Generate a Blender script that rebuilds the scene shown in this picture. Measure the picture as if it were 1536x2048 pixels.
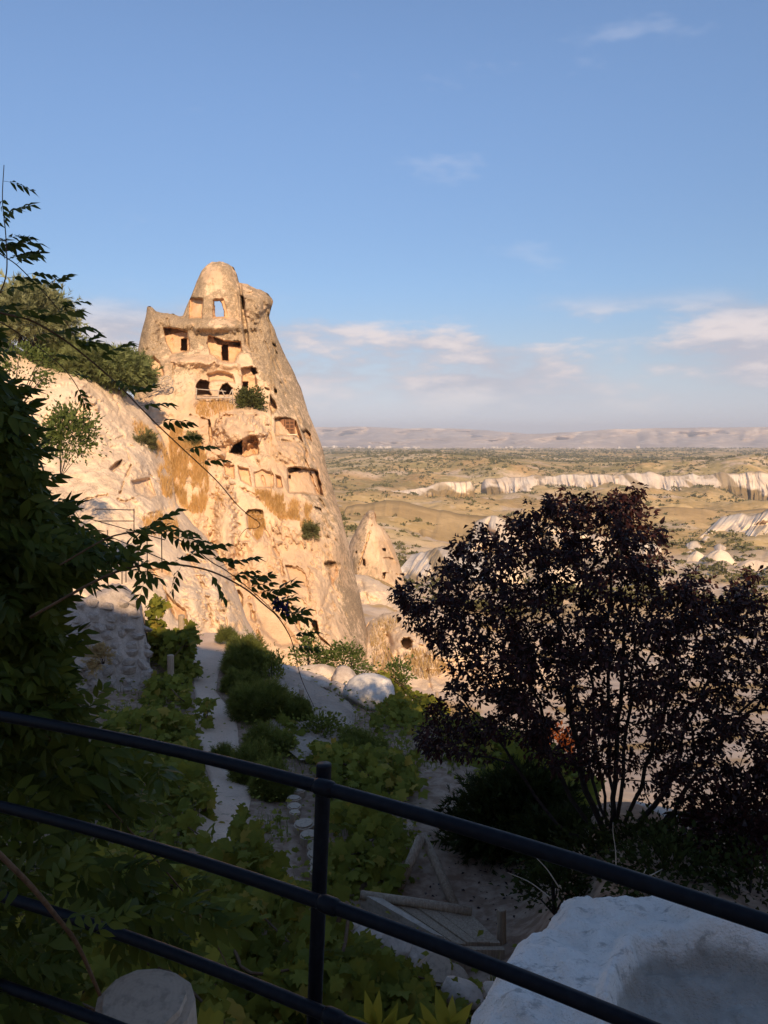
import bpy, bmesh, math, random
import numpy as np
from mathutils import Vector, Matrix

# ------------------------------------------------------------------ clear
for o in list(bpy.data.objects):
    bpy.data.objects.remove(o, do_unlink=True)
scene = bpy.context.scene
COL = scene.collection
rng = np.random.default_rng(11)
random.seed(5)

# ------------------------------------------------------------------ camera, world, sun, exposure
F = 1538.0                       # focal length in photograph pixels (1536 x 2048)
HORIZON = 872.0                  # pixel row of the eye-level horizon
PITCH = math.atan((1024 - HORIZON) / F)
cam_d = bpy.data.cameras.new('camera')
cam = bpy.data.objects.new('camera', cam_d)
COL.objects.link(cam)
cam_d.sensor_fit = 'VERTICAL'
cam_d.sensor_height = 36.0
cam_d.lens = 36.0 * F / 2048.0
cam_d.clip_start = 0.05
cam_d.clip_end = 60000
cam.location = (0, 0, 0)
cam.rotation_euler = (math.pi / 2 - PITCH, 0, 0)
scene.camera = cam

SUN_EL = math.radians(27.0)
SUN_AZ = math.radians(-12.0)     # sun stands behind the camera; positive is to the left
SUN_DIR = Vector((-math.sin(SUN_AZ) * math.cos(SUN_EL), -math.cos(SUN_AZ) * math.cos(SUN_EL), math.sin(SUN_EL)))
sun_d = bpy.data.lights.new('sun', 'SUN')
sun_d.energy = 2.55
sun_d.angle = math.radians(0.53)
sun_d.color = (1.0, 0.74, 0.46)
sun = bpy.data.objects.new('sun', sun_d)
COL.objects.link(sun)
sun.rotation_euler = SUN_DIR.to_track_quat('Z', 'Y').to_euler()

cy = scene.cycles
cy.max_bounces = 5; cy.diffuse_bounces = 3; cy.glossy_bounces = 2; cy.transmission_bounces = 3; cy.volume_bounces = 0
cy.caustics_reflective = False; cy.caustics_refractive = False
scene.view_settings.view_transform = 'Standard'
scene.view_settings.look = 'None'
scene.view_settings.gamma = 1.0
scene.view_settings.exposure = 1.25
scene.view_settings.use_curve_mapping = False

world = bpy.data.worlds.new('World')
scene.world = world
world.use_nodes = True


def build_world():
    nt = world.node_tree
    N, L = nt.nodes, nt.links
    N.clear()
    out = N.new('ShaderNodeOutputWorld')
    bg = N.new('ShaderNodeBackground')
    bg.inputs['Strength'].default_value = 0.075
    sky = N.new('ShaderNodeTexSky')
    sky.sky_type = 'NISHITA'
    sky.sun_disc = False
    sky.sun_elevation = SUN_EL
    # rotation 0 puts the sky's sun at +Y; it turns clockwise seen from above
    sky.sun_rotation = math.radians(180) + SUN_AZ
    sky.altitude = 1300
    sky.air_density = 1.0
    sky.dust_density = 1.0
    sky.ozone_density = 2.8
    geo = N.new('ShaderNodeTexCoord')
    sep = N.new('ShaderNodeSeparateXYZ')
    L.new(geo.outputs['Generated'], sep.inputs[0])

    def math_(op, a, b=None, c=None):
        m = N.new('ShaderNodeMath'); m.operation = op
        for i, v in enumerate((a, b, c)):
            if v is None: continue
            if isinstance(v, (int, float)): m.inputs[i].default_value = v
            else: L.new(v, m.inputs[i])
        return m.outputs[0]

    def ramp(v, a, b, lo=0.0, hi=1.0):
        m = N.new('ShaderNodeMapRange'); m.interpolation_type = 'SMOOTHSTEP'
        L.new(v, m.inputs[0])
        m.inputs[1].default_value = a; m.inputs[2].default_value = b
        m.inputs[3].default_value = lo; m.inputs[4].default_value = hi
        return m.outputs[0]

    def noise(vec, scale, detail, rough=0.55, dist=0.0):
        n = N.new('ShaderNodeTexNoise')
        n.inputs['Scale'].default_value = scale
        n.inputs['Detail'].default_value = detail
        n.inputs['Roughness'].default_value = rough
        n.inputs['Distortion'].default_value = dist
        L.new(vec, n.inputs['Vector'])
        return n.outputs['Fac']

    # azimuth / elevation space so that cloud banks lie level
    az = math_('ARCTAN2', sep.outputs['X'], sep.outputs['Y'])
    el = math_('ARCSINE', sep.outputs['Z'])
    comb = N.new('ShaderNodeCombineXYZ')
    L.new(math_('ADD', az, 0.09), comb.inputs[0])
    L.new(math_('MULTIPLY', el, 3.2), comb.inputs[1])
    comb.inputs[2].default_value = 5.3
    big = noise(comb.outputs[0], 3.3, 1.0)
    fine = noise(comb.outputs[0], 9.0, 5.0, 0.6)
    dens = math_('ADD', math_('MULTIPLY', big, 0.7), math_('MULTIPLY', fine, 0.55))
    band = math_('MULTIPLY', ramp(el, 0.02, 0.08), ramp(el, 0.18, 0.125))
    cl = math_('MULTIPLY', ramp(dens, 0.515, 0.68), band)
    low = math_('MULTIPLY', ramp(dens, 0.5, 0.8), math_('MULTIPLY', ramp(el, -0.02, 0.02), ramp(el, 0.15, 0.05)))
    # high wisps
    comb2 = N.new('ShaderNodeCombineXYZ')
    L.new(math_('ADD', math_('MULTIPLY', az, 1.0), math_('MULTIPLY', el, 0.5)), comb2.inputs[0])
    L.new(math_('MULTIPLY', el, 2.6), comb2.inputs[1])
    comb2.inputs[2].default_value = 9.2
    wis = noise(comb2.outputs[0], 5.5, 4.0, 0.62)
    wisp = math_('MULTIPLY', ramp(wis, 0.62, 0.82, 0, 0.28), ramp(el, 0.12, 0.25))

    def mix(f, a, b):
        m = N.new('ShaderNodeMix'); m.data_type = 'RGBA'; m.blend_type = 'MIX'
        L.new(f, m.inputs[0])
        for i, v in ((6, a), (7, b)):
            if isinstance(v, tuple): m.inputs[i].default_value = v + (1,)
            else: L.new(v, m.inputs[i])
        return m.outputs[2]

    # dusty air towards the horizon (all round)
    sc = N.new('ShaderNodeVectorMath'); sc.operation = 'SCALE'
    L.new(sky.outputs[0], sc.inputs[0]); L.new(ramp(el, 0.5, 0.1, 0.95, 0.62), sc.inputs['Scale'])
    # haze veil: takes the hue of the dusty horizon but keeps the sky's own brightness pattern
    hsv = N.new('ShaderNodeRGBToBW'); L.new(sc.outputs[0], hsv.inputs[0])
    veil = N.new('ShaderNodeVectorMath'); veil.operation = 'SCALE'
    veil.inputs[0].default_value = (0.92, 0.93, 1.08); L.new(math_('MULTIPLY', hsv.outputs[0], 0.78), veil.inputs['Scale'])
    hz = ramp(el, 0.20, 0.0, 0.0, 0.85)
    c = mix(hz, sc.outputs[0], veil.outputs[0])
    c = mix(wisp, c, (3.9, 4.1, 4.8))
    # cloud: sunlit warm tops, bluish undersides following the finer noise
    ccol = mix(ramp(fine, 0.42, 0.66), (3.0, 3.0, 3.45), (4.7, 4.2, 4.2))
    c = mix(math_('MULTIPLY', low, 0.18), c, ccol)
    c = mix(math_('MULTIPLY', cl, 0.95), c, ccol)
    L.new(c, bg.inputs['Color'])
    L.new(bg.outputs[0], out.inputs['Surface'])


build_world()

# ------------------------------------------------------------------ helpers
CP, SP = math.cos(PITCH), math.sin(PITCH)


def at(px, py, Y):
    """world point that stands Y metres ahead of the camera under a photograph pixel"""
    px, py, Y = np.broadcast_arrays(np.asarray(px, float), np.asarray(py, float), np.asarray(Y, float))
    a = (px - 768.0) / F
    b = (1024.0 - py) / F
    t = Y / (CP + b * SP)
    return np.stack([a * t, Y, t * (-SP + b * CP)], -1)


def V(px, py, Y):
    return Vector(at(px, py, Y).tolist())


def pix(P):
    P = np.asarray(P, float)
    d = P[..., 1] * CP - P[..., 2] * SP
    u = P[..., 1] * SP + P[..., 2] * CP
    return 768 + F * P[..., 0] / d, 1024 - F * u / d


def _hash(i, j, k, seed):
    n = (i.astype(np.int64) * 374761393 + j.astype(np.int64) * 668265263 + k.astype(np.int64) * 2147483647 + seed * 974711) & 0xFFFFFFFF
    n = ((n ^ (n >> 13)) * 1274126177) & 0xFFFFFFFF
    n = ((n ^ (n >> 16)) * 2246822519) & 0xFFFFFFFF
    n = n ^ (n >> 15)
    return (n & 0xFFFFFF) / float(0xFFFFFF)


def vnoise(P, seed=0):
    i = np.floor(P); f = P - i
    f = f * f * f * (f * (f * 6 - 15) + 10)
    i = i.astype(np.int64)
    r = 0
    for dx in (0, 1):
        wx = f[..., 0] if dx else 1 - f[..., 0]
        for dy in (0, 1):
            wy = f[..., 1] if dy else 1 - f[..., 1]
            for dz in (0, 1):
                wz = f[..., 2] if dz else 1 - f[..., 2]
                r = r + wx * wy * wz * _hash(i[..., 0] + dx, i[..., 1] + dy, i[..., 2] + dz, seed)
    return r * 2 - 1


def fbm(P, octaves=4, seed=0, lac=2.07, gain=0.5):
    P = np.asarray(P, float)
    a, s, out = 1.0, 1.0, 0
    for o in range(octaves):
        out = out + a * vnoise(P * s + o * 17.3, seed + o)
        a *= gain; s *= lac
    return out


def ridged(P, octaves=4, seed=0):
    P = np.asarray(P, float)
    a, s, out = 1.0, 1.0, 0
    for o in range(octaves):
        out = out + a * (1 - 2 * np.abs(vnoise(P * s + o * 11.1, seed + o)))
        a *= 0.5; s *= 2.1
    return out


def smooth(x, a, b):
    t = np.clip((x - a) / (b - a), 0, 1)
    return t * t * (3 - 2 * t)


def tps(pts, vals, reg=1e-3):
    pts = np.asarray(pts, float); vals = np.asarray(vals, float)
    n = len(pts)

    def U(r2):
        return np.where(r2 > 1e-12, r2 * np.log(np.maximum(r2, 1e-12)), 0) * 0.5
    d2 = ((pts[:, None, :] - pts[None, :, :]) ** 2).sum(-1)
    K = U(d2) + np.eye(n) * reg
    Pm = np.hstack([np.ones((n, 1)), pts])
    A = np.zeros((n + 3, n + 3)); A[:n, :n] = K; A[:n, n:] = Pm; A[n:, :n] = Pm.T
    sol = np.linalg.solve(A, np.concatenate([vals, np.zeros(3)]))

    def ev(q):
        q = np.asarray(q, float)
        shp = q.shape[:-1]; q = q.reshape(-1, 2)
        out = np.empty(len(q))
        for s in range(0, len(q), 50000):
            qq = q[s:s + 50000]
            r2 = ((qq[:, None, :] - pts[None, :, :]) ** 2).sum(-1)
            out[s:s + 50000] = U(r2) @ sol[:n] + sol[n] + qq @ sol[n + 1:]
        return out.reshape(shp)
    return ev


def poly_sd(x, y, poly):
    """signed distance to a closed polygon, negative inside"""
    poly = np.asarray(poly, float)
    d = np.full(x.shape, 1e9); ins = np.zeros(x.shape, bool)
    n = len(poly)
    for i in range(n):
        x0, y0 = poly[i]; x1, y1 = poly[(i + 1) % n]
        ex, ey = x1 - x0, y1 - y0
        t = np.clip(((x - x0) * ex + (y - y0) * ey) / max(ex * ex + ey * ey, 1e-9), 0, 1)
        d = np.minimum(d, np.hypot(x - x0 - t * ex, y - y0 - t * ey))
        c = ((y0 > y) != (y1 > y))
        xi = x0 + (y - y0) * ex / (ey if abs(ey) > 1e-9 else 1e-9)
        ins ^= c & (x < xi)
    return np.where(ins, -d, d)


def line_d(x, y, pts):
    pts = np.asarray(pts, float)
    d = np.full(x.shape, 1e9)
    for (x0, y0), (x1, y1) in zip(pts[:-1], pts[1:]):
        ex, ey = x1 - x0, y1 - y0
        t = np.clip(((x - x0) * ex + (y - y0) * ey) / max(ex * ex + ey * ey, 1e-9), 0, 1)
        d = np.minimum(d, np.hypot(x - x0 - t * ex, y - y0 - t * ey))
    return d


def mesh_np(name, verts, faces, mat=None, shade_smooth=True, attrs=None):
    """faces: array (n,3) or (n,4), or list of such arrays"""
    me = bpy.data.meshes.new(name)
    verts = np.asarray(verts, np.float32).reshape(-1, 3)
    fl = faces if isinstance(faces, list) else [faces]
    fl = [np.asarray(f, np.int32) for f in fl if len(f)]
    me.vertices.add(len(verts)); me.vertices.foreach_set('co', verts.ravel())
    nl = sum(f.size for f in fl); npoly = sum(len(f) for f in fl)
    me.loops.add(nl); me.polygons.add(npoly)
    me.loops.foreach_set('vertex_index', np.concatenate([f.ravel() for f in fl]))
    tot = np.concatenate([np.full(len(f), f.shape[1], np.int32) for f in fl])
    start = np.concatenate([[0], np.cumsum(tot)[:-1]]).astype(np.int32)
    me.polygons.foreach_set('loop_start', start)
    me.polygons.foreach_set('use_smooth', np.full(npoly, bool(shade_smooth)))
    me.update(calc_edges=True)
    for k, v in (attrs or {}).items():
        a = me.attributes.new(k, 'FLOAT', 'POINT')
        a.data.foreach_set('value', np.asarray(v, np.float32))
    if mat: me.materials.append(mat)
    me.validate()
    return me


def grid_faces(nr, nc, keep=None, flip=False):
    i = np.arange(nr - 1)[:, None] * nc + np.arange(nc - 1)[None, :]
    f = np.stack([i, i + nc, i + nc + 1, i + 1], -1)
    if flip: f = f[..., ::-1]
    if keep is not None: return f[keep]
    return f.reshape(-1, 4)


def obj(name, me, parent=None, loc=None):
    o = bpy.data.objects.new(name, me)
    COL.objects.link(o)
    if parent is not None: o.parent = parent
    if loc is not None: o.location = loc
    return o


def tag(o, label=None, cat=None, group=None, kind=None):
    if label: o['label'] = label
    if cat: o['category'] = cat
    if group: o['group'] = group
    if kind: o['kind'] = kind
    return o


def thing(name, label, cat, loc=(0, 0, 0), group=None):
    o = bpy.data.objects.new(name, None)
    o.empty_display_size = 0.1
    COL.objects.link(o)
    o.location = loc
    return tag(o, label, cat, group)


def tube_np(pts, rad, seg=6, cap=True):
    """tube round a polyline -> verts, quads"""
    pts = np.asarray(pts, float)
    n = len(pts)
    rad = np.broadcast_to(np.asarray(rad, float), (n,))
    tan = np.gradient(pts, axis=0)
    tan /= np.linalg.norm(tan, axis=1, keepdims=True) + 1e-12
    ref = np.array([0, 0, 1.0]) if abs(tan[0][2]) < 0.9 else np.array([1.0, 0, 0])
    vs = []
    nrm = np.cross(tan[0], ref); nrm /= np.linalg.norm(nrm)
    ang = np.arange(seg) * 2 * math.pi / seg
    for i in range(n):
        nrm = nrm - tan[i] * np.dot(nrm, tan[i]); nrm /= np.linalg.norm(nrm) + 1e-12
        b = np.cross(tan[i], nrm)
        vs.append(pts[i] + rad[i] * (np.cos(ang)[:, None] * nrm + np.sin(ang)[:, None] * b))
    v = np.concatenate(vs)
    i = np.arange(n - 1)[:, None] * seg
    k = np.arange(seg)[None, :]; k2 = (k + 1) % seg
    f = np.stack([i + k, i + k2, i + seg + k2, i + seg + k], -1).reshape(-1, 4)
    fl = [f]
    if cap:
        c0 = len(v); v = np.concatenate([v, pts[:1], pts[-1:]])
        kk = np.arange(seg); kk2 = (kk + 1) % seg
        t1 = np.stack([kk2, kk, np.full(seg, c0)], -1)
        b0 = (n - 1) * seg
        t2 = np.stack([b0 + kk, b0 + kk2, np.full(seg, c0 + 1)], -1)
        fl.append(np.concatenate([t1, t2]))
    return v, fl


def join_np(parts):
    """parts: list of (verts, [face arrays]) -> verts, face arrays merged by arity"""
    vs, f3, f4, off = [], [], [], 0
    for v, fl in parts:
        vs.append(v)
        for f in fl:
            (f3 if f.shape[1] == 3 else f4).append(f + off)
        off += len(v)
    out = []
    if f3: out.append(np.concatenate(f3))
    if f4: out.append(np.concatenate(f4))
    return np.concatenate(vs), out


def spline(pts, n):
    """Catmull-Rom through points, n samples"""
    p = np.asarray(pts, float)
    p = np.concatenate([[2 * p[0] - p[1]], p, [2 * p[-1] - p[-2]]])
    m = len(p) - 3
    t = np.linspace(0, m - 1e-6, n)
    i = t.astype(int); f = (t - i)[:, None]
    a, b, c, d = p[i], p[i + 1], p[i + 2], p[i + 3]
    return 0.5 * ((2 * b) + (c - a) * f + (2 * a - 5 * b + 4 * c - d) * f ** 2 + (-a + 3 * b - 3 * c + d) * f ** 3)


def bm_mesh(name, bm, mat=None, sm=False):
    me = bpy.data.meshes.new(name)
    bm.normal_update()
    bm.to_mesh(me); bm.free()
    if sm: me.polygons.foreach_set('use_smooth', np.ones(len(me.polygons), bool))
    if mat: me.materials.append(mat)
    return me


# ------------------------------------------------------------------ material helper
class NT:
    def __init__(s, name):
        s.m = bpy.data.materials.new(name); s.m.use_nodes = True
        s.t = s.m.node_tree; s.N = s.t.nodes; s.L = s.t.links
        s.b = s.N['Principled BSDF']; s.out = s.N['Material Output']
        s.b.inputs['Specular IOR Level'].default_value = 0.2

    def set(s, sock, v):
        if hasattr(v, 'is_output') or isinstance(v, bpy.types.NodeSocket): s.L.new(v, sock)
        elif isinstance(v, tuple) and len(v) == 3 and sock.type == 'RGBA': sock.default_value = v + (1,)
        else: sock.default_value = v

    def coord(s, kind='Object'):
        return s.N.new('ShaderNodeTexCoord').outputs[kind]

    def pos(s):
        return s.N.new('ShaderNodeNewGeometry').outputs['Position']

    def mapping(s, vec, scale=(1, 1, 1), rot=(0, 0, 0), loc=(0, 0, 0)):
        m = s.N.new('ShaderNodeMapping'); s.L.new(vec, m.inputs[0])
        m.inputs[1].default_value = loc; m.inputs[2].default_value = rot; m.inputs[3].default_value = scale
        return m.outputs[0]

    def noise(s, vec, scale, detail=4, rough=0.55, dist=0.0):
        n = s.N.new('ShaderNodeTexNoise')
        n.inputs['Scale'].default_value = scale; n.inputs['Detail'].default_value = detail
        n.inputs['Roughness'].default_value = rough; n.inputs['Distortion'].default_value = dist
        s.L.new(vec, n.inputs['Vector'])
        return n.outputs['Fac']

    def voronoi(s, vec, scale, feature='F1', rand=1.0):
        n = s.N.new('ShaderNodeTexVoronoi'); n.feature = feature
        n.inputs['Scale'].default_value = scale; n.inputs['Randomness'].default_value = rand
        s.L.new(vec, n.inputs['Vector'])
        return n.outputs['Distance']

    def attr(s, name):
        a = s.N.new('ShaderNodeAttribute'); a.attribute_name = name
        return a.outputs['Fac']

    def rnd(s):
        o = s.N.new('ShaderNodeObjectInfo').outputs['Random']
        return s.math('FRACT', s.math('ADD', o, s.attr('rnd')))

    def math(s, op, a, b=None, c=None, clamp=False):
        m = s.N.new('ShaderNodeMath'); m.operation = op; m.use_clamp = clamp
        for i, v in enumerate((a, b, c)):
            if v is not None: s.set(m.inputs[i], v)
        return m.outputs[0]

    def ramp(s, v, a, b, lo=0.0, hi=1.0):
        m = s.N.new('ShaderNodeMapRange'); m.interpolation_type = 'SMOOTHSTEP'
        s.set(m.inputs[0], v)
        for i, q in enumerate((a, b, lo, hi)): s.set(m.inputs[i + 1], q)
        return m.outputs[0]

    def mix(s, f, a, b, blend='MIX'):
        m = s.N.new('ShaderNodeMix'); m.data_type = 'RGBA'; m.blend_type = blend
        s.set(m.inputs[0], f); s.set(m.inputs[6], a); s.set(m.inputs[7], b)
        return m.outputs[2]

    def bump(s, h, strength=0.5, dist=0.1, prev=None):
        b = s.N.new('ShaderNodeBump'); b.inputs['Strength'].default_value = strength
        b.inputs['Distance'].default_value = dist
        s.L.new(h, b.inputs['Height'])
        if prev is not None: s.L.new(prev, b.inputs['Normal'])
        return b.outputs[0]

    def done(s, color, rough=0.9, normal=None, metal=0.0, spec=None):
        s.set(s.b.inputs['Base Color'], color)
        s.set(s.b.inputs['Roughness'], rough)
        s.b.inputs['Metallic'].default_value = metal
        if spec is not None: s.b.inputs['Specular IOR Level'].default_value = spec
        if normal is not None: s.L.new(normal, s.b.inputs['Normal'])
        return s.m


def leaf_mat(name, c1, c2, trans=0.35, rough=0.5, spec=0.25, c3=None):
    t = NT(name)
    r = t.rnd()
    n = t.noise(t.pos(), 0.9, 2)
    col = t.mix(r, c1, c2)
    if c3: col = t.mix(t.ramp(r, 0.86, 0.98), col, c3)
    col = t.mix(t.ramp(n, 0.35, 0.7, 0.0, 0.35), col, tuple(0.55 * x for x in c1))
    t.done(col, rough, spec=spec)
    tr = t.N.new('ShaderNodeBsdfTranslucent')
    t.L.new(col, tr.inputs[0])
    mx = t.N.new('ShaderNodeMixShader'); mx.inputs[0].default_value = trans
    t.L.new(t.b.outputs[0], mx.inputs[1]); t.L.new(tr.outputs[0], mx.inputs[2])
    t.L.new(mx.outputs[0], t.out.inputs[0])
    return t.m


def plain_mat(name, c1, c2, scale=8.0, rough=0.85, bump=0.3, dist=0.02, stretch=(1, 1, 1), spec=0.2):
    t = NT(name)
    p = t.mapping(t.coord('Object'), stretch)
    n = t.noise(p, scale, 6, 0.6)
    n2 = t.noise(p, scale * 6, 3, 0.6)
    col = t.mix(t.ramp(n, 0.3, 0.7), c1, c2)
    col = t.mix(t.ramp(n2, 0.45, 0.75, 0, 0.4), col, tuple(0.5 * x for x in c1))
    h = t.math('ADD', n, t.math('MULTIPLY', n2, 0.4))
    return t.done(col, rough, t.bump(h, bump, dist), spec=spec)

# ================================================================== SETTING: ground
TERR = [  # pixel column, metres ahead, height relative to the eye
    (-900, 3, -2.8), (0, 3, -3.4), (768, 3, -3.4), (1536, 3, -3.0), (2400, 3, -2.4),
    (-900, 6, -3.2), (0, 5, -4.0), (440, 5, -4.1), (850, 5, -4.3), (1200, 5, -3.6), (1500, 5, -3.3), (2400, 6, -3.0),
    (0, 7, -4.3), (440, 7, -4.45), (850, 7, -4.85), (1100, 7, -4.6), (1230, 7.2, -3.75), (1400, 7, -3.8), (2400, 9, -5.0),
    (100, 9.5, -4.5), (440, 9.5, -4.87), (700, 9.5, -5.0), (880, 9, -4.95), (1050, 9.5, -5.0), (1230, 9.5, -4.7), (1450, 9, -5.0),
    (100, 13, -4.8), (430, 13, -5.3), (700, 13, -5.45), (1000, 13, -5.75), (1250, 13, -7.0), (1500, 12, -7.5), (-900, 13, -4.0),
    (100, 16, -5.0), (430, 16, -5.5), (700, 16, -5.75), (900, 16, -6.2), (1100, 16, -7.6), (1400, 16, -9.5),
    (100, 20.5, -5.1), (430, 20.5, -5.72), (600, 20.5, -6.4), (750, 20.5, -7.6), (1000, 20.5, -10), (1400, 20.5, -11.5),
    (100, 23, -5.4), (430, 22.8, -5.95), (100, 28, -6.5), (430, 28, -8.5), (700, 28, -11), (1100, 28, -13), (1500, 28, -13.5),
    (-900, 40, -2), (100, 40, -8), (430, 40, -12.5), (800, 40, -16.6), (1200, 40, -17), (1536, 40, -16), (2400, 40, -14),
    (100, 60, -11), (430, 60, -17.5), (700, 60, -19), (800, 60, -20.4), (1100, 60, -21), (1500, 60, -20),
    (813, 75, -20.2), (700, 75, -20.5), (950, 75, -22), (1300, 75, -23), (760, 95, -22.0), (1000, 95, -26), (1400, 95, -27),
    (740, 130, -24.8), (680, 130, -24.0), (820, 130, -28), (1000, 130, -32), (1400, 130, -33),
    (-900, 150, 0), (300, 150, -20), (760, 185, -37), (900, 180, -39), (1400, 180, -38), (2400, 150, -25),
    (850, 250, -48), (1100, 250, -49), (1450, 250, -47), (700, 330, -50), (900, 330, -53), (1450, 330, -52),
    (720, 450, -55), (900, 450, -61), (1150, 450, -62), (1450, 450, -64), (720, 700, -63), (900, 700, -69), (1200, 700, -67), (1450, 700, -66),
    (-900, 700, -30), (2400, 700, -60), (300, 700, -60),
    (720, 1000, -74), (1000, 1000, -83), (1450, 1000, -83), (720, 1190, -79), (1000, 1190, -89), (1500, 1190, -91),
    (720, 1270, -71), (1000, 1270, -61), (1500, 1270, -60), (-900, 1900, -40), (2400, 1900, -60),
    (700, 1900, -62), (1100, 1900, -61.5), (1500, 1900, -61), (700, 3000, -69), (1500, 3000, -68), (0, 3000, -66),
    (700, 5000, -87), (1500, 5000, -86), (0, 5000, -86), (700, 8000, -124), (1500, 8000, -123), (700, 13000, -205), (1500, 13000, -205),
    (-900, 8000, -124), (2400, 8000, -124),
]
_tp = np.array(TERR)
_terr = tps(np.stack([(_tp[:, 0] - 768) / F * 3.0, np.log(_tp[:, 1])], -1), -_tp[:, 2] / _tp[:, 1] * 100, 2e-3)


def ground_z(x, y):
    """height of the bare ground at a world x, y (numpy)"""
    x = np.asarray(x, float); y = np.maximum(np.asarray(y, float), 1.2)
    u = np.clip(x / y, -1.3, 1.3)
    z = -_terr(np.stack(np.broadcast_arrays(u * 3.0, np.log(y)), -1)) / 100 * y
    P = np.stack(np.broadcast_arrays(x, y, np.zeros_like(x)), -1)
    near = 1 - smooth(y, 18, 40)
    far = smooth(y, 25, 120)
    amp = 0.05 * near + far * np.minimum(0.011 * y, 8.0)
    L = 1.2 * near + (1 - near) * np.clip(y * 0.09, 4, 160)
    # blend of fixed-scale noises, weighted by distance so that relief stays in scale
    n = 0
    for lam, lo, hi in ((1.3, 0, 26), (6, 22, 90), (22, 70, 330), (80, 260, 1500), (300, 1200, 20000)):
        w = smooth(y, lo * 0.8, lo * 1.3 + 1e-3) * (1 - smooth(y, hi * 0.8, hi * 1.3)) if lo else 1 - smooth(y, hi * 0.8, hi * 1.3)
        n = n + w * fbm(P / lam, 5, seed=int(lam), gain=0.52)
    return z + amp * n


def gz(x, y):
    return float(ground_z(np.array([x]), np.array([y]))[0])


def ground_at(px, Y):
    """point on the ground under a pixel column, Y metres ahead"""
    x = (px - 768.0) / F * Y * 1.0
    for _ in range(3):
        z = gz(x, Y)
        d = Y * CP - z * SP
        x = (px - 768.0) / F * d
    return Vector((x, Y, gz(x, Y)))


def mat_ground():
    t = NT('valley_ground')
    p = t.pos()
    dist = t.N.new('ShaderNodeSeparateXYZ'); t.L.new(p, dist.inputs[0])
    y = dist.outputs['Y']
    tuff = t.attr('tuff'); veg = t.attr('veg'); soil = t.attr('soil')
    n1 = t.noise(p, 0.35, 3, 0.62); n2 = t.noise(p, 0.02, 7, 0.7); n3 = t.noise(p, 0.0045, 7, 0.7)
    n4 = t.noise(p, 6.0, 3, 0.65)
    tuffc = t.mix(t.ramp(n1, 0.35, 0.68), (0.58, 0.43, 0.31), (0.70, 0.55, 0.42))
    dry = t.mix(t.ramp(n3, 0.36, 0.62), (0.44, 0.275, 0.115), (0.68, 0.475, 0.225))
    dry = t.mix(t.ramp(n4, 0.45, 0.75, 0, 0.35), dry, (0.20, 0.14, 0.07))
    col = t.mix(tuff, dry, tuffc)
    green = t.mix(t.ramp(n3, 0.3, 0.7), (0.27, 0.21, 0.08), (0.40, 0.305, 0.13))
    gm = t.math('MULTIPLY', veg, t.ramp(n2, 0.43, 0.56))
    col = t.mix(gm, col, green)
    n5 = t.noise(p, 0.11, 4, 0.7)
    col = t.mix(t.math('MULTIPLY', t.ramp(n5, 0.52, 0.66, 0, 0.6), t.ramp(y, 120, 260)), col, (0.20, 0.145, 0.06))
    col = t.mix(t.math('MULTIPLY', t.ramp(n5, 0.44, 0.32, 0, 0.5), t.ramp(y, 120, 260)), col, (0.70, 0.53, 0.33))
    pale = t.math('MULTIPLY', t.ramp(n3, 0.54, 0.66), t.ramp(y, 900, 1600))
    col = t.mix(t.math('MULTIPLY', pale, 0.6), col, (0.60, 0.48, 0.33))
    sc = t.mix(t.ramp(n4, 0.35, 0.7), (0.26, 0.165, 0.11), (0.44, 0.31, 0.22))
    col = t.mix(soil, col, sc)
    h = t.math('ADD', t.math('MULTIPLY', n4, 0.05), t.math('MULTIPLY', n1, 0.6))
    return t.done(col, 0.95, t.bump(h, 0.6, 0.35), spec=0.05)


def build_ground():
    us = np.concatenate([np.linspace(-1.3, -0.62, 40)[:-1], np.linspace(-0.62, 0.62, 560), np.linspace(0.62, 1.3, 40)[1:]])
    ys = np.exp(np.linspace(math.log(2.2), math.log(13500), 560))
    Y, U = np.meshgrid(ys, us, indexing='ij')
    X = U * Y
    Z = ground_z(X, Y)
    px = 768 + F * U
    P = np.stack([X, Y, Z], -1)
    q = fbm(P * np.array([0.02, 0.02, 0.02]), 4, 3)
    nearn = fbm(P / 5.0, 4, 9)
    midn = fbm(P / 40.0, 5, 19)
    tuff = smooth(Y, 20, 30) * (1 - smooth(Y, 120, 170)) * smooth(nearn, -0.75, -0.25)
    # dry grass gullies between the cones
    tuff = tuff + smooth(Y, 150, 200) * (1 - smooth(Y, 330, 420)) * smooth(midn, -0.7, -0.2)
    tuff = tuff + smooth(Y, 330, 420) * (1 - smooth(Y, 900, 1000)) * smooth(midn, 0.25, 0.6) * 0.8
    tuff = tuff + smooth(Y, 950, 1100) * smooth(fbm(P / np.array([220.0, 90.0, 100.0]), 5, 29), 0.15, 0.55) * 0.75
    pxx, pyy = pix(P)
    for poly in GRASSY:
        tuff = tuff * (1 - 0.95 * smooth(-poly_sd(pxx, pyy, poly) + 8 * nearn, -3, 5) * (Y < 140) * (Y > 45))
    veg = smooth(Y, 140, 260) * (0.25 + 0.75 * smooth(Y, 700, 1500))
    soil = 1 - smooth(Y + nearn * 1.5, 19, 27)
    me = mesh_np('ground', P.reshape(-1, 3), grid_faces(len(ys), len(us), flip=True), M_GROUND, True,
                 {'tuff': np.clip(tuff, 0, 1).ravel(), 'veg': veg.ravel(), 'soil': soil.ravel()})
    tag(obj('ground', me), kind='structure')


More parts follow.
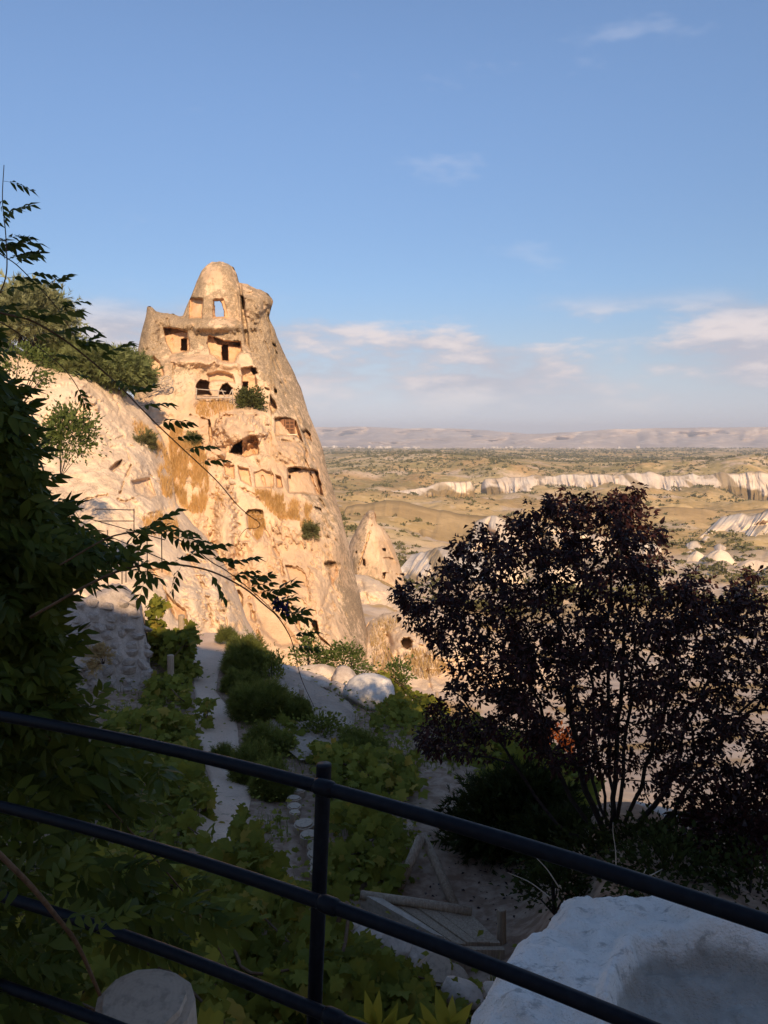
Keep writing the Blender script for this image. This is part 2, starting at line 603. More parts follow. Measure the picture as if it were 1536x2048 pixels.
GRASSY = [
    [(738, 1255), (760, 1240), (800, 1235), (790, 1255), (770, 1275), (790, 1330), (795, 1365), (760, 1350), (745, 1330)],
    [(805, 1315), (830, 1300), (870, 1310), (900, 1340), (850, 1360), (825, 1350)],
    [(720, 1145), (745, 1150), (775, 1160), (790, 1172), (760, 1172), (735, 1160)],
    [(1000, 1300), (1100, 1310), (1120, 1340), (1040, 1335)],
]
M_GROUND = mat_ground()
build_ground()


# ================================================================== SETTING: far hills, white cliffs
def interp_pts(pts, x):
    p = np.asarray(pts, float)
    return np.interp(x, p[:, 0], p[:, 1])


def mat_hills():
    t = NT('far_hill_slopes')
    p = t.pos()
    n1 = t.noise(p, 0.0011, 6, 0.7); n2 = t.noise(t.mapping(p, (1, 1, 6)), 0.004, 6, 0.7); n3 = t.noise(p, 0.013, 4, 0.7)
    col = t.mix(t.ramp(n1, 0.35, 0.65), (0.34, 0.27, 0.23), (0.52, 0.42, 0.35))
    col = t.mix(t.ramp(n2, 0.54, 0.66, 0, 0.75), col, (0.68, 0.58, 0.48))
    col = t.mix(t.ramp(n3, 0.55, 0.7, 0, 0.5), col, (0.22, 0.20, 0.14))
    return t.done(col, 0.95, spec=0.05)


def hill_range(name, top, base, D0, D1, amp, seed, mat, x0=-700, x1=2400, n=520):
    pxs = np.linspace(x0, x1, n)
    rows = 40
    tt = interp_pts(top, pxs); bb = interp_pts(base, pxs)
    tt = tt + 1.0 * fbm(np.stack([pxs / 45, pxs * 0, pxs * 0], -1), 3, seed)
    t = np.linspace(0, 1, rows)[:, None]
    PY = bb + (tt - bb) * t ** 0.85
    D = D0 + (D1 - D0) * t + amp * ridged(np.stack(np.broadcast_arrays(pxs[None] / 70, t * 0.9, np.full((1, 1), seed)), -1), 5, seed) * np.sin(np.pi * np.clip(t * 0.92 + 0.04, 0, 1))
    front = at(np.broadcast_to(pxs, PY.shape), PY, D)
    back = front[-1:].copy() + np.array([0, 1500.0, -260.0])
    P = np.concatenate([front, back])
    me = mesh_np(name, P.reshape(-1, 3), grid_faces(rows + 1, n), mat, True)
    return tag(obj(name, me), kind='structure')


M_HILL = mat_hills()
hill_range('hills', [(-700, 850), (400, 853), (560, 856), (700, 853), (800, 856), (900, 857), (980, 862), (1030, 866), (1100, 870), (1500, 872), (2400, 872)],
           [(-700, 897), (2400, 897)], 9000, 11000, 500, 4, M_HILL)
hill_range('hills', [(-700, 880), (600, 880), (800, 879), (960, 874), (1040, 868), (1140, 865), (1230, 857), (1300, 857), (1400, 855), (1536, 854), (2400, 852)],
           [(-700, 898), (2400, 898)], 7200, 8400, 260, 8, M_HILL)


def mat_cliff(name, a, b, c):
    t = NT(name)
    p = t.pos(); s = t.attr('scrub')
    n1 = t.noise(t.mapping(p, (1, 1, 2.5)), 0.03, 4, 0.6); n2 = t.noise(p, 0.25, 3, 0.6)
    col = t.mix(t.ramp(n1, 0.35, 0.65), a, b)
    col = t.mix(t.ramp(n2, 0.5, 0.75, 0, 0.35), col, c)
    col = t.mix(s, col, (0.27, 0.185, 0.085))
    return t.done(col, 0.95, t.bump(n2, 0.5, 1.0), spec=0.05)


M_CLIFF = mat_cliff('white_tuff', (0.72, 0.565, 0.415), (0.82, 0.68, 0.525), (0.55, 0.40, 0.27))
M_CLIFF2 = mat_cliff('pale_grey_tuff', (0.64, 0.54, 0.45), (0.74, 0.65, 0.55), (0.46, 0.36, 0.28))


def cliff(top, bot, D0, D1, fw, famp, seed, mat, lean=0.0, jag=3.0, scrub=0.35, fins=0.0):
    x0, x1 = top[0][0], top[-1][0]
    n = int((x1 - x0) / 1.1) + 2
    rows = 46
    pxs = np.linspace(x0, x1, n)
    end = np.minimum(smooth(pxs, x0, x0 + 20), 1 - smooth(pxs, x1 - 20, x1))
    gx = (pxs - 768) / F * D0
    zt = ground_z(gx, np.full(n, float(D0)))
    _, gy = pix(np.stack([gx, np.full(n, float(D0)), zt], -1))
    tt = interp_pts(top, pxs) + jag * fbm(np.stack([pxs / (fw * 1.3), pxs * 0 + seed, pxs * 0], -1), 4, seed)
    bb = np.maximum(interp_pts(bot, pxs), gy + 3)
    tt = tt + (1 - end) * (np.maximum(gy + 4 - tt, 0))
    t = np.linspace(0, 1, rows)[:, None]
    PY = tt + (bb - tt) * t
    PX = np.broadcast_to(pxs, PY.shape) + lean * (t - 0.5)
    warp = 0.6 * fbm(np.stack([PX / (fw * 4), PY / (fw * 4), PX * 0], -1), 3, seed + 3)
    fl = ridged(np.stack([PX / fw + warp - t * lean / fw, t * 0.5 + 0 * PX, PX * 0 + seed], -1), 4, seed + 1)
    fl2 = np.abs(np.sin((PX / (fw * 2.3) + warp * 2 - t * lean / fw) * math.pi + seed))
    var = 0.35 + 1.1 * smooth(fbm(np.stack([PX / (fw * 5), PX * 0 + seed, PX * 0], -1), 2, seed + 9), -0.5, 0.5)
    D = D1 + (D0 - D1) * t ** 0.75 - var * famp * (fl * (0.25 + 0.75 * t) + fins * (fl2 * 2 - 1) * (0.3 + 0.7 * t)) + (1 - end) * famp * 1.5
    front = at(PX, PY, D)
    back = front[:1].copy()
    back = back + np.array([0, 0.5 * (D1 - D0), -0.25 * (D1 - D0)])
    P = np.concatenate([back, front])
    sn = fbm(np.stack([PX / (fw * 2), PY / (fw * 1.2), PX * 0], -1), 4, seed + 7)
    # scrub climbs the foot and the gullies, the crest carries turf
    foot = smooth(PY - (interp_pts(bot, pxs) - 6) + 10 * sn, 0, 10)
    sc = np.maximum(foot, smooth(-fl, 0.0, 0.9) * smooth(t + 0.3 * sn, 0.35, 0.9) * scrub * 2.2 + smooth(sn, 0.5, 0.85) * scrub)
    gul = fbm(np.stack([PX / (fw * 3.2) - t * 0.7, PX * 0 + seed + 2, PX * 0], -1), 3, seed + 11)
    sc = np.maximum(sc, smooth(gul + 0.45 * (t - 0.5), 0.34, 0.55) * 0.8)      # scrubby gullies cut the band
    sc = np.maximum(sc, (1 - smooth(t - 0.05 * sn, 0.0, 0.07)) * 0.7)
    sc = np.clip(np.concatenate([sc[:1] * 0 + 1, sc]), 0, 1)
    me = mesh_np('cliff', P.reshape(-1, 3), grid_faces(rows + 1, n, flip=True), mat, True, {'scrub': sc.ravel()})
    return tag(obj('white_cliffs', me), kind='structure')


cliff([(955, 962), (985, 955), (1040, 952), (1120, 950), (1200, 949), (1250, 947), (1300, 945), (1340, 950), (1400, 948), (1536, 944), (1640, 944)],
      [(955, 972), (1000, 982), (1100, 984), (1200, 980), (1300, 982), (1400, 978), (1480, 975), (1536, 980), (1640, 980)], 1140, 1235, 15, 17, 3, M_CLIFF, 8, 3.0, 0.6, 0.15)
cliff([(660, 993), (760, 984), (830, 978), (880, 966), (960, 962)], [(660, 1004), (760, 1001), (830, 992), (900, 981), (960, 972)], 1040, 1075, 16, 8, 11, M_CLIFF, 0, 2, 0.3)
cliff([(1085, 934), (1150, 931), (1240, 930), (1290, 933)], [(1085, 942), (1150, 943), (1240, 941), (1290, 941)], 1640, 1690, 18, 10, 17, M_CLIFF, 0, 1.2, 0.25)
cliff([(1395, 1042), (1425, 1030), (1455, 1027), (1490, 1024), (1536, 1012), (1640, 1006)], [(1395, 1056), (1440, 1090), (1480, 1104), (1536, 1106), (1640, 1110)], 470, 600, 26, 20, 23, M_CLIFF, -46, 4, 0.5, 0.9)
cliff([(1350, 1098), (1390, 1084), (1410, 1104), (1432, 1092), (1462, 1106), (1500, 1108), (1560, 1112), (1640, 1115)], [(1350, 1140), (1400, 1148), (1460, 1158), (1540, 1150), (1640, 1150)], 355, 425, 24, 12, 31, M_CLIFF, -10, 6, 0.4, 0.9)
cliff([(785, 1112), (830, 1101), (870, 1094), (900, 1106), (935, 1100), (990, 1112)], [(785, 1150), (830, 1156), (880, 1166), (990, 1176)], 235, 290, 17, 6, 37, M_CLIFF2, -44, 4, 0.25, 0.5)
cliff([(925, 1056), (952, 1038), (985, 1030), (1020, 1042), (1060, 1046), (1130, 1062), (1240, 1080), (1330, 1090)], [(925, 1082), (960, 1104), (1000, 1116), (1130, 1132), (1330, 1150)], 340, 400, 26, 13, 41, M_CLIFF, -14, 6, 0.25, 1.1)


# brown grassy scarps between the pale cliffs
M_SCARP = mat_cliff('dry_grass_scarp', (0.42, 0.28, 0.13), (0.56, 0.38, 0.185), (0.29, 0.195, 0.085))
cliff([(660, 1016), (700, 1008), (760, 1004), (830, 1012), (900, 1024), (960, 1030), (1030, 1040)], [(660, 1100), (760, 1104), (900, 1112), (1030, 1120)], 420, 560, 60, 9, 59, M_SCARP, -30, 4, 0.3, 0.3)
cliff([(1240, 1030), (1300, 1016), (1360, 1010), (1420, 1014), (1480, 1022), (1540, 1020), (1620, 1016)], [(1240, 1100), (1330, 1112), (1420, 1110), (1620, 1115)], 520, 680, 70, 9, 61, M_SCARP, 20, 4, 0.3, 0.3)
cliff([(640, 966), (720, 958), (800, 956), (900, 950), (960, 950)], [(640, 980), (800, 976), (960, 966)], 1500, 1580, 40, 10, 63, M_SCARP, 0, 2, 0.3, 0.2)


# ================================================================== the carved rock
def mat_rock(name, cream, tan, lich, ora):
    t = NT(name)
    p = t.pos()
    a = t.attr('lich'); o = t.attr('ora')
    n1 = t.noise(p, 0.22, 3, 0.6); n2 = t.noise(p, 1.5, 4, 0.7); n3 = t.noise(p, 6.5, 2, 0.65)
    nv = t.noise(t.mapping(p, (1, 1, 0.25)), 0.9, 3, 0.6)
    col = t.mix(t.ramp(n1, 0.36, 0.64), tan, cream)
    col = t.mix(t.ramp(nv, 0.5, 0.72, 0, 0.5), col, tuple(0.7 * x for x in tan))
    col = t.mix(t.math('MULTIPLY', o, t.ramp(n2, 0.3, 0.62, 0.9, 0.35)), col, ora)
    sp = t.math('ADD', t.math('MULTIPLY', n2, 0.62), t.math('MULTIPLY', n3, 0.38))
    th = t.math('SUBTRACT', 0.70, t.math('MULTIPLY', a, 0.33))
    lm = t.ramp(t.math('SUBTRACT', sp, th), -0.035, 0.05, 0.0, 0.85)
    lcol = t.mix(t.ramp(n3, 0.4, 0.62), lich, tuple(1.9 * x for x in lich))
    col = t.mix(lm, col, lcol)
    h = t.math('ADD', t.math('MULTIPLY', n2, 0.6), t.math('MULTIPLY', n3, 0.3))
    return t.done(col, 0.95, t.bump(h, 0.8, 0.32), spec=0.05)


M_ROCK = mat_rock('tuff_rock', (0.70, 0.505, 0.335), (0.585, 0.40, 0.255), (0.21, 0.155, 0.10), (0.58, 0.32, 0.15))
M_ROCK2 = mat_rock('pale_tuff_rock', (0.74, 0.565, 0.405), (0.65, 0.485, 0.34), (0.34, 0.255, 0.18), (0.58, 0.35, 0.18))

M_SLAB = mat_rock('brown_tuff_slab', (0.47, 0.355, 0.27), (0.40, 0.295, 0.22), (0.24, 0.18, 0.13), (0.4, 0.28, 0.18))

RELIEF = {}


def relief(key, name, sil, bottom, ctrl, carves, bumps, cracks, mat, step=1.5, rows=560, R=5.0, w=70.0, thick=8.0,
           hole=None, overhang=None, noise_amp=1.0, lich_fn=None, sil_jag=1.5, seed=1, rough_fade=0.0, top_crisp=None):
    sil = np.asarray(sil, float)
    x0, x1 = sil[0, 0], sil[-1, 0]
    n = int((x1 - x0) / step) + 2
    pxs = np.linspace(x0, x1, n)
    top = interp_pts(sil, pxs)
    top = top + sil_jag * fbm(np.stack([pxs / 9, pxs * 0 + seed, pxs * 0], -1), 3, seed)
    bot = interp_pts(bottom, pxs)
    t = np.linspace(0, 1, rows)[:, None] ** 1.0
    PY = top + (bot - top) * t
    PX = np.broadcast_to(pxs, PY.shape).copy()
    s = line_d(PX, PY, np.stack([pxs, top], -1)[::6])
    c = np.asarray(ctrl, float)
    base = tps(np.stack([c[:, 0] / 100, c[:, 1] / 100], -1), c[:, 2], 0.02)
    B = base(np.stack([PX / 100, PY / 100], -1))
    if top_crisp:      # sharper shoulders near the summit
        k = 0.4 + 0.6 * smooth(PY, top_crisp[0], top_crisp[1])
    else:
        k = 1.0
    q = np.clip(1 - s / (w * k), 0, 1)
    R0 = R; R = R * k
    D = B + R * (1 - np.sqrt(np.clip(1 - q * q, 0, 1)))
    W = at(PX, PY, B)
    # weathering relief: broad swells, downhill runnels, fine pitting
    big = fbm(W / np.array([7.0, 7.0, 9.0]), 3, seed + 1)
    run = ridged(np.stack([W[..., 0] / 2.6 + W[..., 2] / 9, W[..., 1] / 6, W[..., 2] / 7], -1), 3, seed + 2)
    fine = fbm(W / 0.8, 2, seed + 3)
    mid = ridged(W / 2.1, 2, seed + 4)
    jit = fbm(np.stack([PX / 7, PY / 7, PX * 0], -1), 3, seed + 5)
    jit2 = fbm(np.stack([PX / 16, PY / 16, PX * 0], -1), 2, seed + 6)
    smoothmask = np.zeros_like(D); ora = np.zeros_like(D); cv = np.zeros_like(D)
    def box(pts, pad):
        a = np.asarray(pts, float)
        return (PX > a[:, 0].min() - pad) & (PX < a[:, 0].max() + pad) & (PY > a[:, 1].min() - pad) & (PY < a[:, 1].max() + pad)
    for poly, dep, soft, o in carves:
        k = box(poly, soft + 4)
        sd = poly_sd(PX[k], PY[k], poly) + 0.9 * jit[k]
        m = 1 - smooth(sd, -soft, soft * 0.4)
        cv[k] += dep * m
        if o: ora[k] = np.maximum(ora[k], o * m); smoothmask[k] = np.maximum(smoothmask[k], m)
    for cx, cy, rx, ry, amp in bumps:
        r2 = ((PX - cx) / rx) ** 2 + ((PY - cy) / ry) ** 2
        cv = cv - amp * np.clip(1 - r2 * (1 + 0.5 * jit), 0, 1) ** 1.6
    for pts, wd, dep in cracks:
        k = box(pts, wd * 3)
        ld = line_d(PX[k], PY[k], pts) + 2.2 * jit[k]
        cv[k] += dep * np.exp(-(np.clip(ld, 0, None) / (wd * 0.8)) ** 2) * smooth(jit2[k], -0.5, 0.1)
    calm = (1 - 0.75 * smoothmask) * (1 - rough_fade * smooth(PY, 900, 1080))
    D = D + cv + noise_amp * calm * (0.75 * big - 0.34 * run - 0.2 * fine - 0.16 * mid)
    if overhang:
        for cx, cy, rx, ry, dx in overhang:
            PX = PX + dx * np.exp(-((PX - cx) / rx) ** 2 - ((PY - cy) / ry) ** 2)
    P = at(PX, PY, D)
    keep = np.ones((rows - 1, n - 1), bool)
    if hole is not None:
        mid = lambda A: 0.25 * (A[1:, 1:] + A[:-1, 1:] + A[1:, :-1] + A[:-1, :-1])
        keep = poly_sd(mid(PX), mid(PY), hole) > 0
    DB = B + R + noise_amp * calm * 0.75 * big * np.clip(s / 30, 0, 1) + thick * np.sqrt(np.clip(1 - np.clip(1 - s / (1.7 * w), 0, 1) ** 2, 0, 1))
    PB = at(PX, PY, DB)
    lich = lich_fn(PX, PY, s, big, run, fine) if lich_fn else 0.3 + 0 * D
    lich = np.clip(lich * (1 - 0.85 * smoothmask), 0, 1)
    verts = np.concatenate([P.reshape(-1, 3), PB.reshape(-1, 3)])
    f = grid_faces(rows, n, keep, flip=True)
    fb = grid_faces(rows, n, keep)[..., :] + rows * n
    me = mesh_np(name, verts, np.concatenate([f.reshape(-1, 4), fb.reshape(-1, 4)]), mat, True,
                 {'lich': np.concatenate([lich.ravel(), lich.ravel()]), 'ora': np.concatenate([ora.ravel(), ora.ravel() * 0])})
    RELIEF[key] = (pxs, top, bot, PY, D, P)
    return me


def surf(key, px, py):
    """point on a carved rock's front under a pixel"""
    pxs, top, bot, PY, D, P = RELIEF[key]
    i = int(np.clip(np.searchsorted(pxs, px), 0, len(pxs) - 1))
    t = (py - top[i]) / (bot[i] - top[i])
    j = int(np.clip(round(t * (PY.shape[0] - 1)), 0, PY.shape[0] - 1))
    return P[j, i].copy()


TOWER_SIL = [(268, 760), (274, 708), (282, 668), (290, 640), (297, 613), (303, 612), (312, 622), (328, 627), (345, 626), (352, 631), (366, 632),
             (374, 610), (382, 592), (392, 566), (402, 545), (412, 532), (424, 524), (440, 523), (456, 527), (467, 534), (474, 548), (478, 564),
             (488, 566), (506, 574), (522, 580), (535, 588), (541, 600), (543, 630), (549, 655), (553, 672), (568, 705), (588, 745), (602, 778), (618, 828),
             (634, 866), (646, 900), (655, 940), (668, 985), (680, 1020), (690, 1062), (700, 1100), (708, 1140), (722, 1200), (734, 1260), (748, 1320), (762, 1365)]
TOWER_CTRL = [(430, 530, 84), (400, 600, 82.5), (460, 600, 82.5), (530, 610, 85), (300, 620, 84), (350, 680, 80.5), (450, 700, 80), (560, 720, 84),
              (290, 740, 78), (430, 780, 77), (520, 800, 78), (620, 880, 80), (470, 870, 73.5), (400, 850, 75), (580, 950, 73), (660, 970, 77),
              (450, 980, 69.5), (540, 1050, 68.5), (640, 1080, 69.5), (700, 1130, 72), (420, 1100, 65.5), (520, 1150, 64.5), (620, 1200, 63.5), (720, 1280, 66.5),
              (480, 1250, 60), (560, 1290, 59), (650, 1330, 59.5), (750, 1400, 63), (350, 1100, 64), (330, 950, 70), (370, 930, 71), (400, 1000, 68.5), (270, 900, 72), (300, 1300, 60), (450, 1400, 57)]
TOWER_CARVE = [
    ([(362, 640), (385, 585), (400, 545), (430, 515), (465, 520), (479, 556), (479, 640)], 0.8, 6, 0),
    ([(305, 640), (330, 648), (400, 655), (480, 655), (500, 728), (440, 728), (400, 722), (334, 718)], 0.6, 14, 0),
    ([(390, 738), (440, 732), (478, 735), (530, 770), (545, 825), (470, 822), (390, 815)], 1.0, 14, 0),
    ([(477, 560), (480, 600), (484, 650), (490, 690), (500, 700), (494, 640), (487, 600), (484, 565)], 1.3, 4, 0),
    # top room: blind niche and the open window
    ([(379, 597), (406, 596), (405, 637), (378, 637)], 1.0, 1.8, 0.9),
    ([(425, 600), (430, 597), (447, 597), (452, 612), (458, 637), (425, 637)], 0.7, 1.8, 0.9),
    ([(427, 601), (441, 601), (448, 620), (449, 635), (429, 635)], 1.0, 1.4, 0.6),
    ([(482, 592), (486, 592), (490, 606), (489, 620), (484, 619)], 2.0, 1.6, 0),
    # second floor
    ([(327, 656), (350, 657), (375, 663), (379, 680), (381, 703), (344, 709), (331, 682)], 1.4, 2.0, 0.95),
    ([(327, 655), (352, 656), (374, 662), (345, 668), (331, 672)], 0.9, 2, 0.4),
    ([(361.5, 677), (374, 677), (375, 702), (361.5, 702)], 4.5, 1.2, 0),
    ([(417, 669), (448, 681), (481, 683), (485, 703), (476, 708), (470, 727), (443, 725), (420, 708), (413, 688)], 1.6, 2.0, 0.9),
    ([(424, 671), (450, 682), (480, 684), (481, 692), (452, 692), (436, 688)], 1.3, 2.0, 0.3),
    ([(443.5, 694), (449, 689), (455, 690), (457.5, 722), (443.5, 722)], 4.5, 1.3, 0),
    ([(476, 710), (482, 706), (500, 706), (506, 722), (490, 732), (474, 728)], -0.6, 4, 0.2),
    ([(299, 716), (308, 713), (320, 724), (327, 742), (328, 752), (300, 754), (296, 735)], 1.2, 2.4, 0.8),
    # third floor
    ([(482, 736), (505, 732), (514, 760), (519, 795), (485, 795)], 1.1, 2.2, 0.6),
    ([(501, 737), (511, 735), (517, 747), (508, 750)], 2.2, 1.5, 0.3),
    ([(485, 764), (496, 764), (494, 780), (493, 805), (486, 805)], 3.5, 1.3, 0),
    ([(391.5, 772), (394, 765), (401, 760), (412, 761), (419, 765), (417, 776), (423, 790), (392.5, 791)], 5.0, 1.5, 0),
    ([(438, 782), (445, 769), (455, 765.5), (465, 776), (466, 790), (437, 790)], 5.0, 1.5, 0),
    ([(414, 748), (440, 742), (466, 748), (470, 766), (440, 762), (418, 764)], 0.7, 3, 0.3),
    ([(540, 790), (550, 804), (555, 818), (543, 828), (538, 810)], 2.4, 1.8, 0),
    ([(545, 686), (553, 690), (551, 695), (545, 692)], 1.5, 1.3, 0), ([(547, 777), (555, 779), (554, 788), (549, 787)], 1.8, 1.3, 0),
    ([(529, 773), (540, 779), (537, 782), (529, 778)], 1.0, 1.3, 0), ([(550, 702), (556, 706), (554, 709)], 1.0, 1.2, 0),
    # shuttered window and its reveal
    ([(549, 836), (570, 834), (590, 840), (594, 855), (606, 884), (590, 872), (550, 871)], 0.9, 1.5, 0.5),
    ([(586, 838), (593, 842), (604, 878), (606, 886), (590, 870)], 0.8, 1.6, 0.2),
    ([(604, 862), (612, 858), (622, 868), (623, 882), (608, 874)], 1.3, 1.6, 0.3),
    # crack beside the dome, cave under it
    ([(416, 838), (420, 838), (424, 860), (425, 890), (420, 886), (417, 862)], 2.0, 1.6, 0),
    ([(459, 905), (467, 889), (483, 880), (500, 870), (512, 871), (517, 880), (517, 908), (490, 915)], 1.9, 2.0, 0.85),
    ([(460, 905), (468, 889), (483.5, 881), (484, 914), (479, 904)], 4.0, 1.6, 0),
    # lower rooms
    ([(573, 938), (590, 934), (632, 939), (641, 962), (646, 992), (577, 985), (575, 960)], 1.3, 2.0, 0.55),
    ([(573, 937), (590, 934), (602, 939), (578, 948)], 1.4, 1.6, 0), ([(628, 940), (636, 942), (648, 990), (640, 992)], 1.2, 1.8, 0.3),
    ([(577, 951), (581, 951), (581.5, 957), (577, 957)], 1.6, 1.0, 0),
    ([(447, 928), (468, 930), (470, 960), (450, 950)], 0.7, 2.0, 1.0), ([(474, 932), (498, 936), (504, 974), (482, 962)], 0.7, 2.2, 0.8),
    ([(507, 945), (525, 938), (547, 946), (548, 975), (510, 976)], 0.6, 2.0, 0.5), ([(551, 950), (562, 953), (565, 975), (553, 976)], 0.7, 2.0, 0.9),
    ([(490, 1028), (497, 1020), (512, 1018), (524, 1021), (528, 1029)], 3.0, 1.3, 0),
    ([(492, 1028), (526, 1028), (532, 1060), (514, 1086), (495, 1062)], 0.7, 4, 0),
    ([(628, 1014), (643, 1016), (644, 1026), (640, 1022)], 1.4, 1.3, 0),
    ([(646, 1128), (656, 1123), (672, 1124), (662, 1134), (654, 1133)], 1.6, 1.4, 0), ([(655, 1135), (672, 1126), (678, 1150), (662, 1170)], 0.6, 3, 0.6),
    ([(571, 1132), (592, 1134), (612, 1146), (615, 1175), (600, 1170), (578, 1160)], 0.5, 2.5, 0.45),
    ([(622, 1248), (628, 1239), (634, 1242), (637, 1252), (638, 1273), (628, 1262)], 3.2, 1.4, 0),
    ([(637, 1270), (650, 1280), (668, 1297), (658, 1292), (640, 1280)], 1.1, 1.5, 0),
    ([(470, 1184), (478, 1180), (486, 1190), (485, 1222), (474, 1216)], 1.7, 2.4, 0),
    ([(500, 1190), (530, 1180), (560, 1230), (600, 1290), (560, 1296), (520, 1260)], 0.6, 8, 0.1),
]
TOWER_BUMP = [(478, 862, 62, 42, 2.6), (300, 660, 20, 60, 1.0), (440, 655, 75, 14, 1.1), (390, 722, 60, 14, 1.3), (510, 610, 34, 40, 1.0),
              (585, 905, 40, 26, 1.2), (600, 1050, 55, 40, 1.5), (450, 1060, 30, 120, 2.2), (520, 1110, 40, 70, 1.2), (640, 1200, 30, 110, 1.2),
              (400, 1090, 26, 70, 1.2), (530, 700, 26, 90, 0.8), (600, 860, 14, 60, 0.7), (675, 1090, 18, 120, 0.7), (430, 905, 30, 22, 1.0)]
TOWER_CRACK = [([(571, 1131), (594, 1134), (608, 1142), (615, 1152), (616, 1185)], 1.6, 0.6), ([(497, 880), (520, 935), (530, 970)], 2.0, 0.5), ([(612, 900), (614, 930), (640, 1000), (655, 1020), (672, 1030)], 2.4, 0.8),
               ([(540, 690), (560, 740), (590, 820), (620, 900), (650, 990)], 3.0, 0.5), ([(520, 660), (545, 720), (570, 790)], 2.5, 0.5), ([(556, 880), (600, 885), (612, 905), (610, 930)], 2.0, 0.6),
               ([(480, 975), (500, 985), (520, 1000)], 2.5, 0.7), ([(425, 990), (450, 1020), (480, 1050)], 3, 0.6), ([(640, 1230), (670, 1150), (685, 1110)], 3, 0.5), ([(335, 640), (350, 700), (345, 760)], 3, 0.5),
               ([(470, 780), (470, 815)], 2.5, 0.5), ([(380, 830), (400, 835), (418, 840)], 2, 0.6), ([(455, 935), (440, 915), (420, 905)], 2, 0.6), ([(530, 1060), (560, 1120), (575, 1200), (600, 1260)], 4, 0.7),
               ([(470, 1095), (490, 1150), (500, 1200), (520, 1290)], 5, 0.9), ([(690, 1230), (668, 1180), (660, 1150)], 2.5, 0.5), ([(440, 850), (452, 900)], 2, 0.3)]
WINDOW_HOLE = [(429, 602.5), (440, 602.5), (443, 606), (447, 620), (447.5, 633), (431, 633.5)]


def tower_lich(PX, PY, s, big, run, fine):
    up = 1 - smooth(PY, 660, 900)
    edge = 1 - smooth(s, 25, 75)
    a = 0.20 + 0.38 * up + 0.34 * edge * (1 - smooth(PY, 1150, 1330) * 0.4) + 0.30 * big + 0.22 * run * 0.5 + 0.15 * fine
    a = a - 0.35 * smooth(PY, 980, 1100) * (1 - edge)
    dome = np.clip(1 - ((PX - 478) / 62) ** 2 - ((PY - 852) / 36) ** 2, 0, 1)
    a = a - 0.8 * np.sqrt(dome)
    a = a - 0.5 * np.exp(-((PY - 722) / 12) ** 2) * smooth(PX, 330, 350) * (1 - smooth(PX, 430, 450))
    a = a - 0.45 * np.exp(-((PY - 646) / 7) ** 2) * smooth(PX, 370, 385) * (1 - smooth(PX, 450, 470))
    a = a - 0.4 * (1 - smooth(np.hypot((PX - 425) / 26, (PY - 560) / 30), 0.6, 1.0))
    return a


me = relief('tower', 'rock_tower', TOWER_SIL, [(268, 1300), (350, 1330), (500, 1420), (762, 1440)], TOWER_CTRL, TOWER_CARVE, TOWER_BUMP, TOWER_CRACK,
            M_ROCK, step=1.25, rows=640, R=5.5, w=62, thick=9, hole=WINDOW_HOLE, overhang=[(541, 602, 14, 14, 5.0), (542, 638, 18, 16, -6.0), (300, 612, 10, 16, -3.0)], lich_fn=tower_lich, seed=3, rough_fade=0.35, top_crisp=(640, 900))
tower = obj('rock_tower', me)
tag(tower, 'tall sunlit cone of carved tuff rock riddled with cave rooms and windows', 'rock')

HILL_SIL = [(-260, 560), (-100, 640), (0, 668), (60, 712), (85, 733), (120, 738), (165, 746), (200, 757), (232, 774), (262, 790), (290, 822), (318, 862), (336, 905), (344, 950),
            (352, 1005), (384, 1046), (420, 1082), (450, 1130), (474, 1180), (492, 1235), (530, 1300), (566, 1345)]
HILL_CTRL = [(0, 700, 66), (85, 740, 65), (165, 760, 64), (262, 795, 68), (150, 900, 58), (290, 900, 62), (338, 910, 66), (200, 1000, 53), (340, 1000, 60), (200, 1120, 49),
             (300, 1120, 50), (400, 1080, 58), (400, 1150, 53), (350, 1250, 46), (450, 1200, 52), (520, 1320, 50), (420, 1290, 47), (150, 1250, 42), (-200, 700, 58), (-200, 1000, 44), (-200, 1300, 36), (250, 1380, 40), (560, 1380, 50)]
HILL_CARVE = [([(218, 938), (232, 925), (246, 918), (240, 930), (226, 946)], 1.2, 1.8, 0), ([(262, 962), (300, 955), (312, 990), (300, 1000), (270, 985)], 0.6, 3, 0.3),
              ([(243, 770), (262, 785), (285, 820), (250, 815), (238, 795)], 0.6, 4, 0), ([(330, 1180), (345, 1200), (372, 1220), (376, 1250), (350, 1240), (338, 1215)], 0.9, 3, 0.9),
              ([(290, 1140), (330, 1132), (345, 1150), (300, 1165)], 0.5, 4, 0.7)]
HILL_BUMP = [(120, 800, 70, 60, 1.0), (200, 860, 60, 60, 0.8), (300, 1010, 40, 40, 0.8), (430, 1170, 34, 70, 1.4), (390, 1200, 26, 80, 0.9), (460, 1240, 24, 50, 1.0), (470, 1275, 30, 30, 0.8), (270, 930, 30, 40, 0.8)]
HILL_CRACK = [([(255, 905), (262, 930), (250, 960), (240, 985)], 2, 0.7), ([(225, 790), (240, 815), (236, 830)], 2, 0.4), ([(300, 950), (318, 965), (326, 990)], 2, 0.5), ([(340, 1060), (380, 1120), (410, 1180), (425, 1250)], 3.5, 0.7),
              ([(170, 1000), (210, 990), (250, 1005), (280, 990)], 2.5, 0.6), ([(195, 870), (230, 880), (262, 868)], 2, 0.4), ([(290, 1030), (340, 1020), (350, 1010)], 2, 0.5), ([(445, 1120), (440, 1180), (455, 1260)], 3, 0.5), ([(300, 1130), (330, 1180), (350, 1240)], 3, 0.6)]


def hill_lich(PX, PY, s, big, run, fine):
    return 0.22 + 0.30 * smooth(PY, 860, 960) * (1 - smooth(PX, 290, 380)) + 0.25 * big + 0.1 * fine - 0.3 * smooth(PY, 1040, 1120)


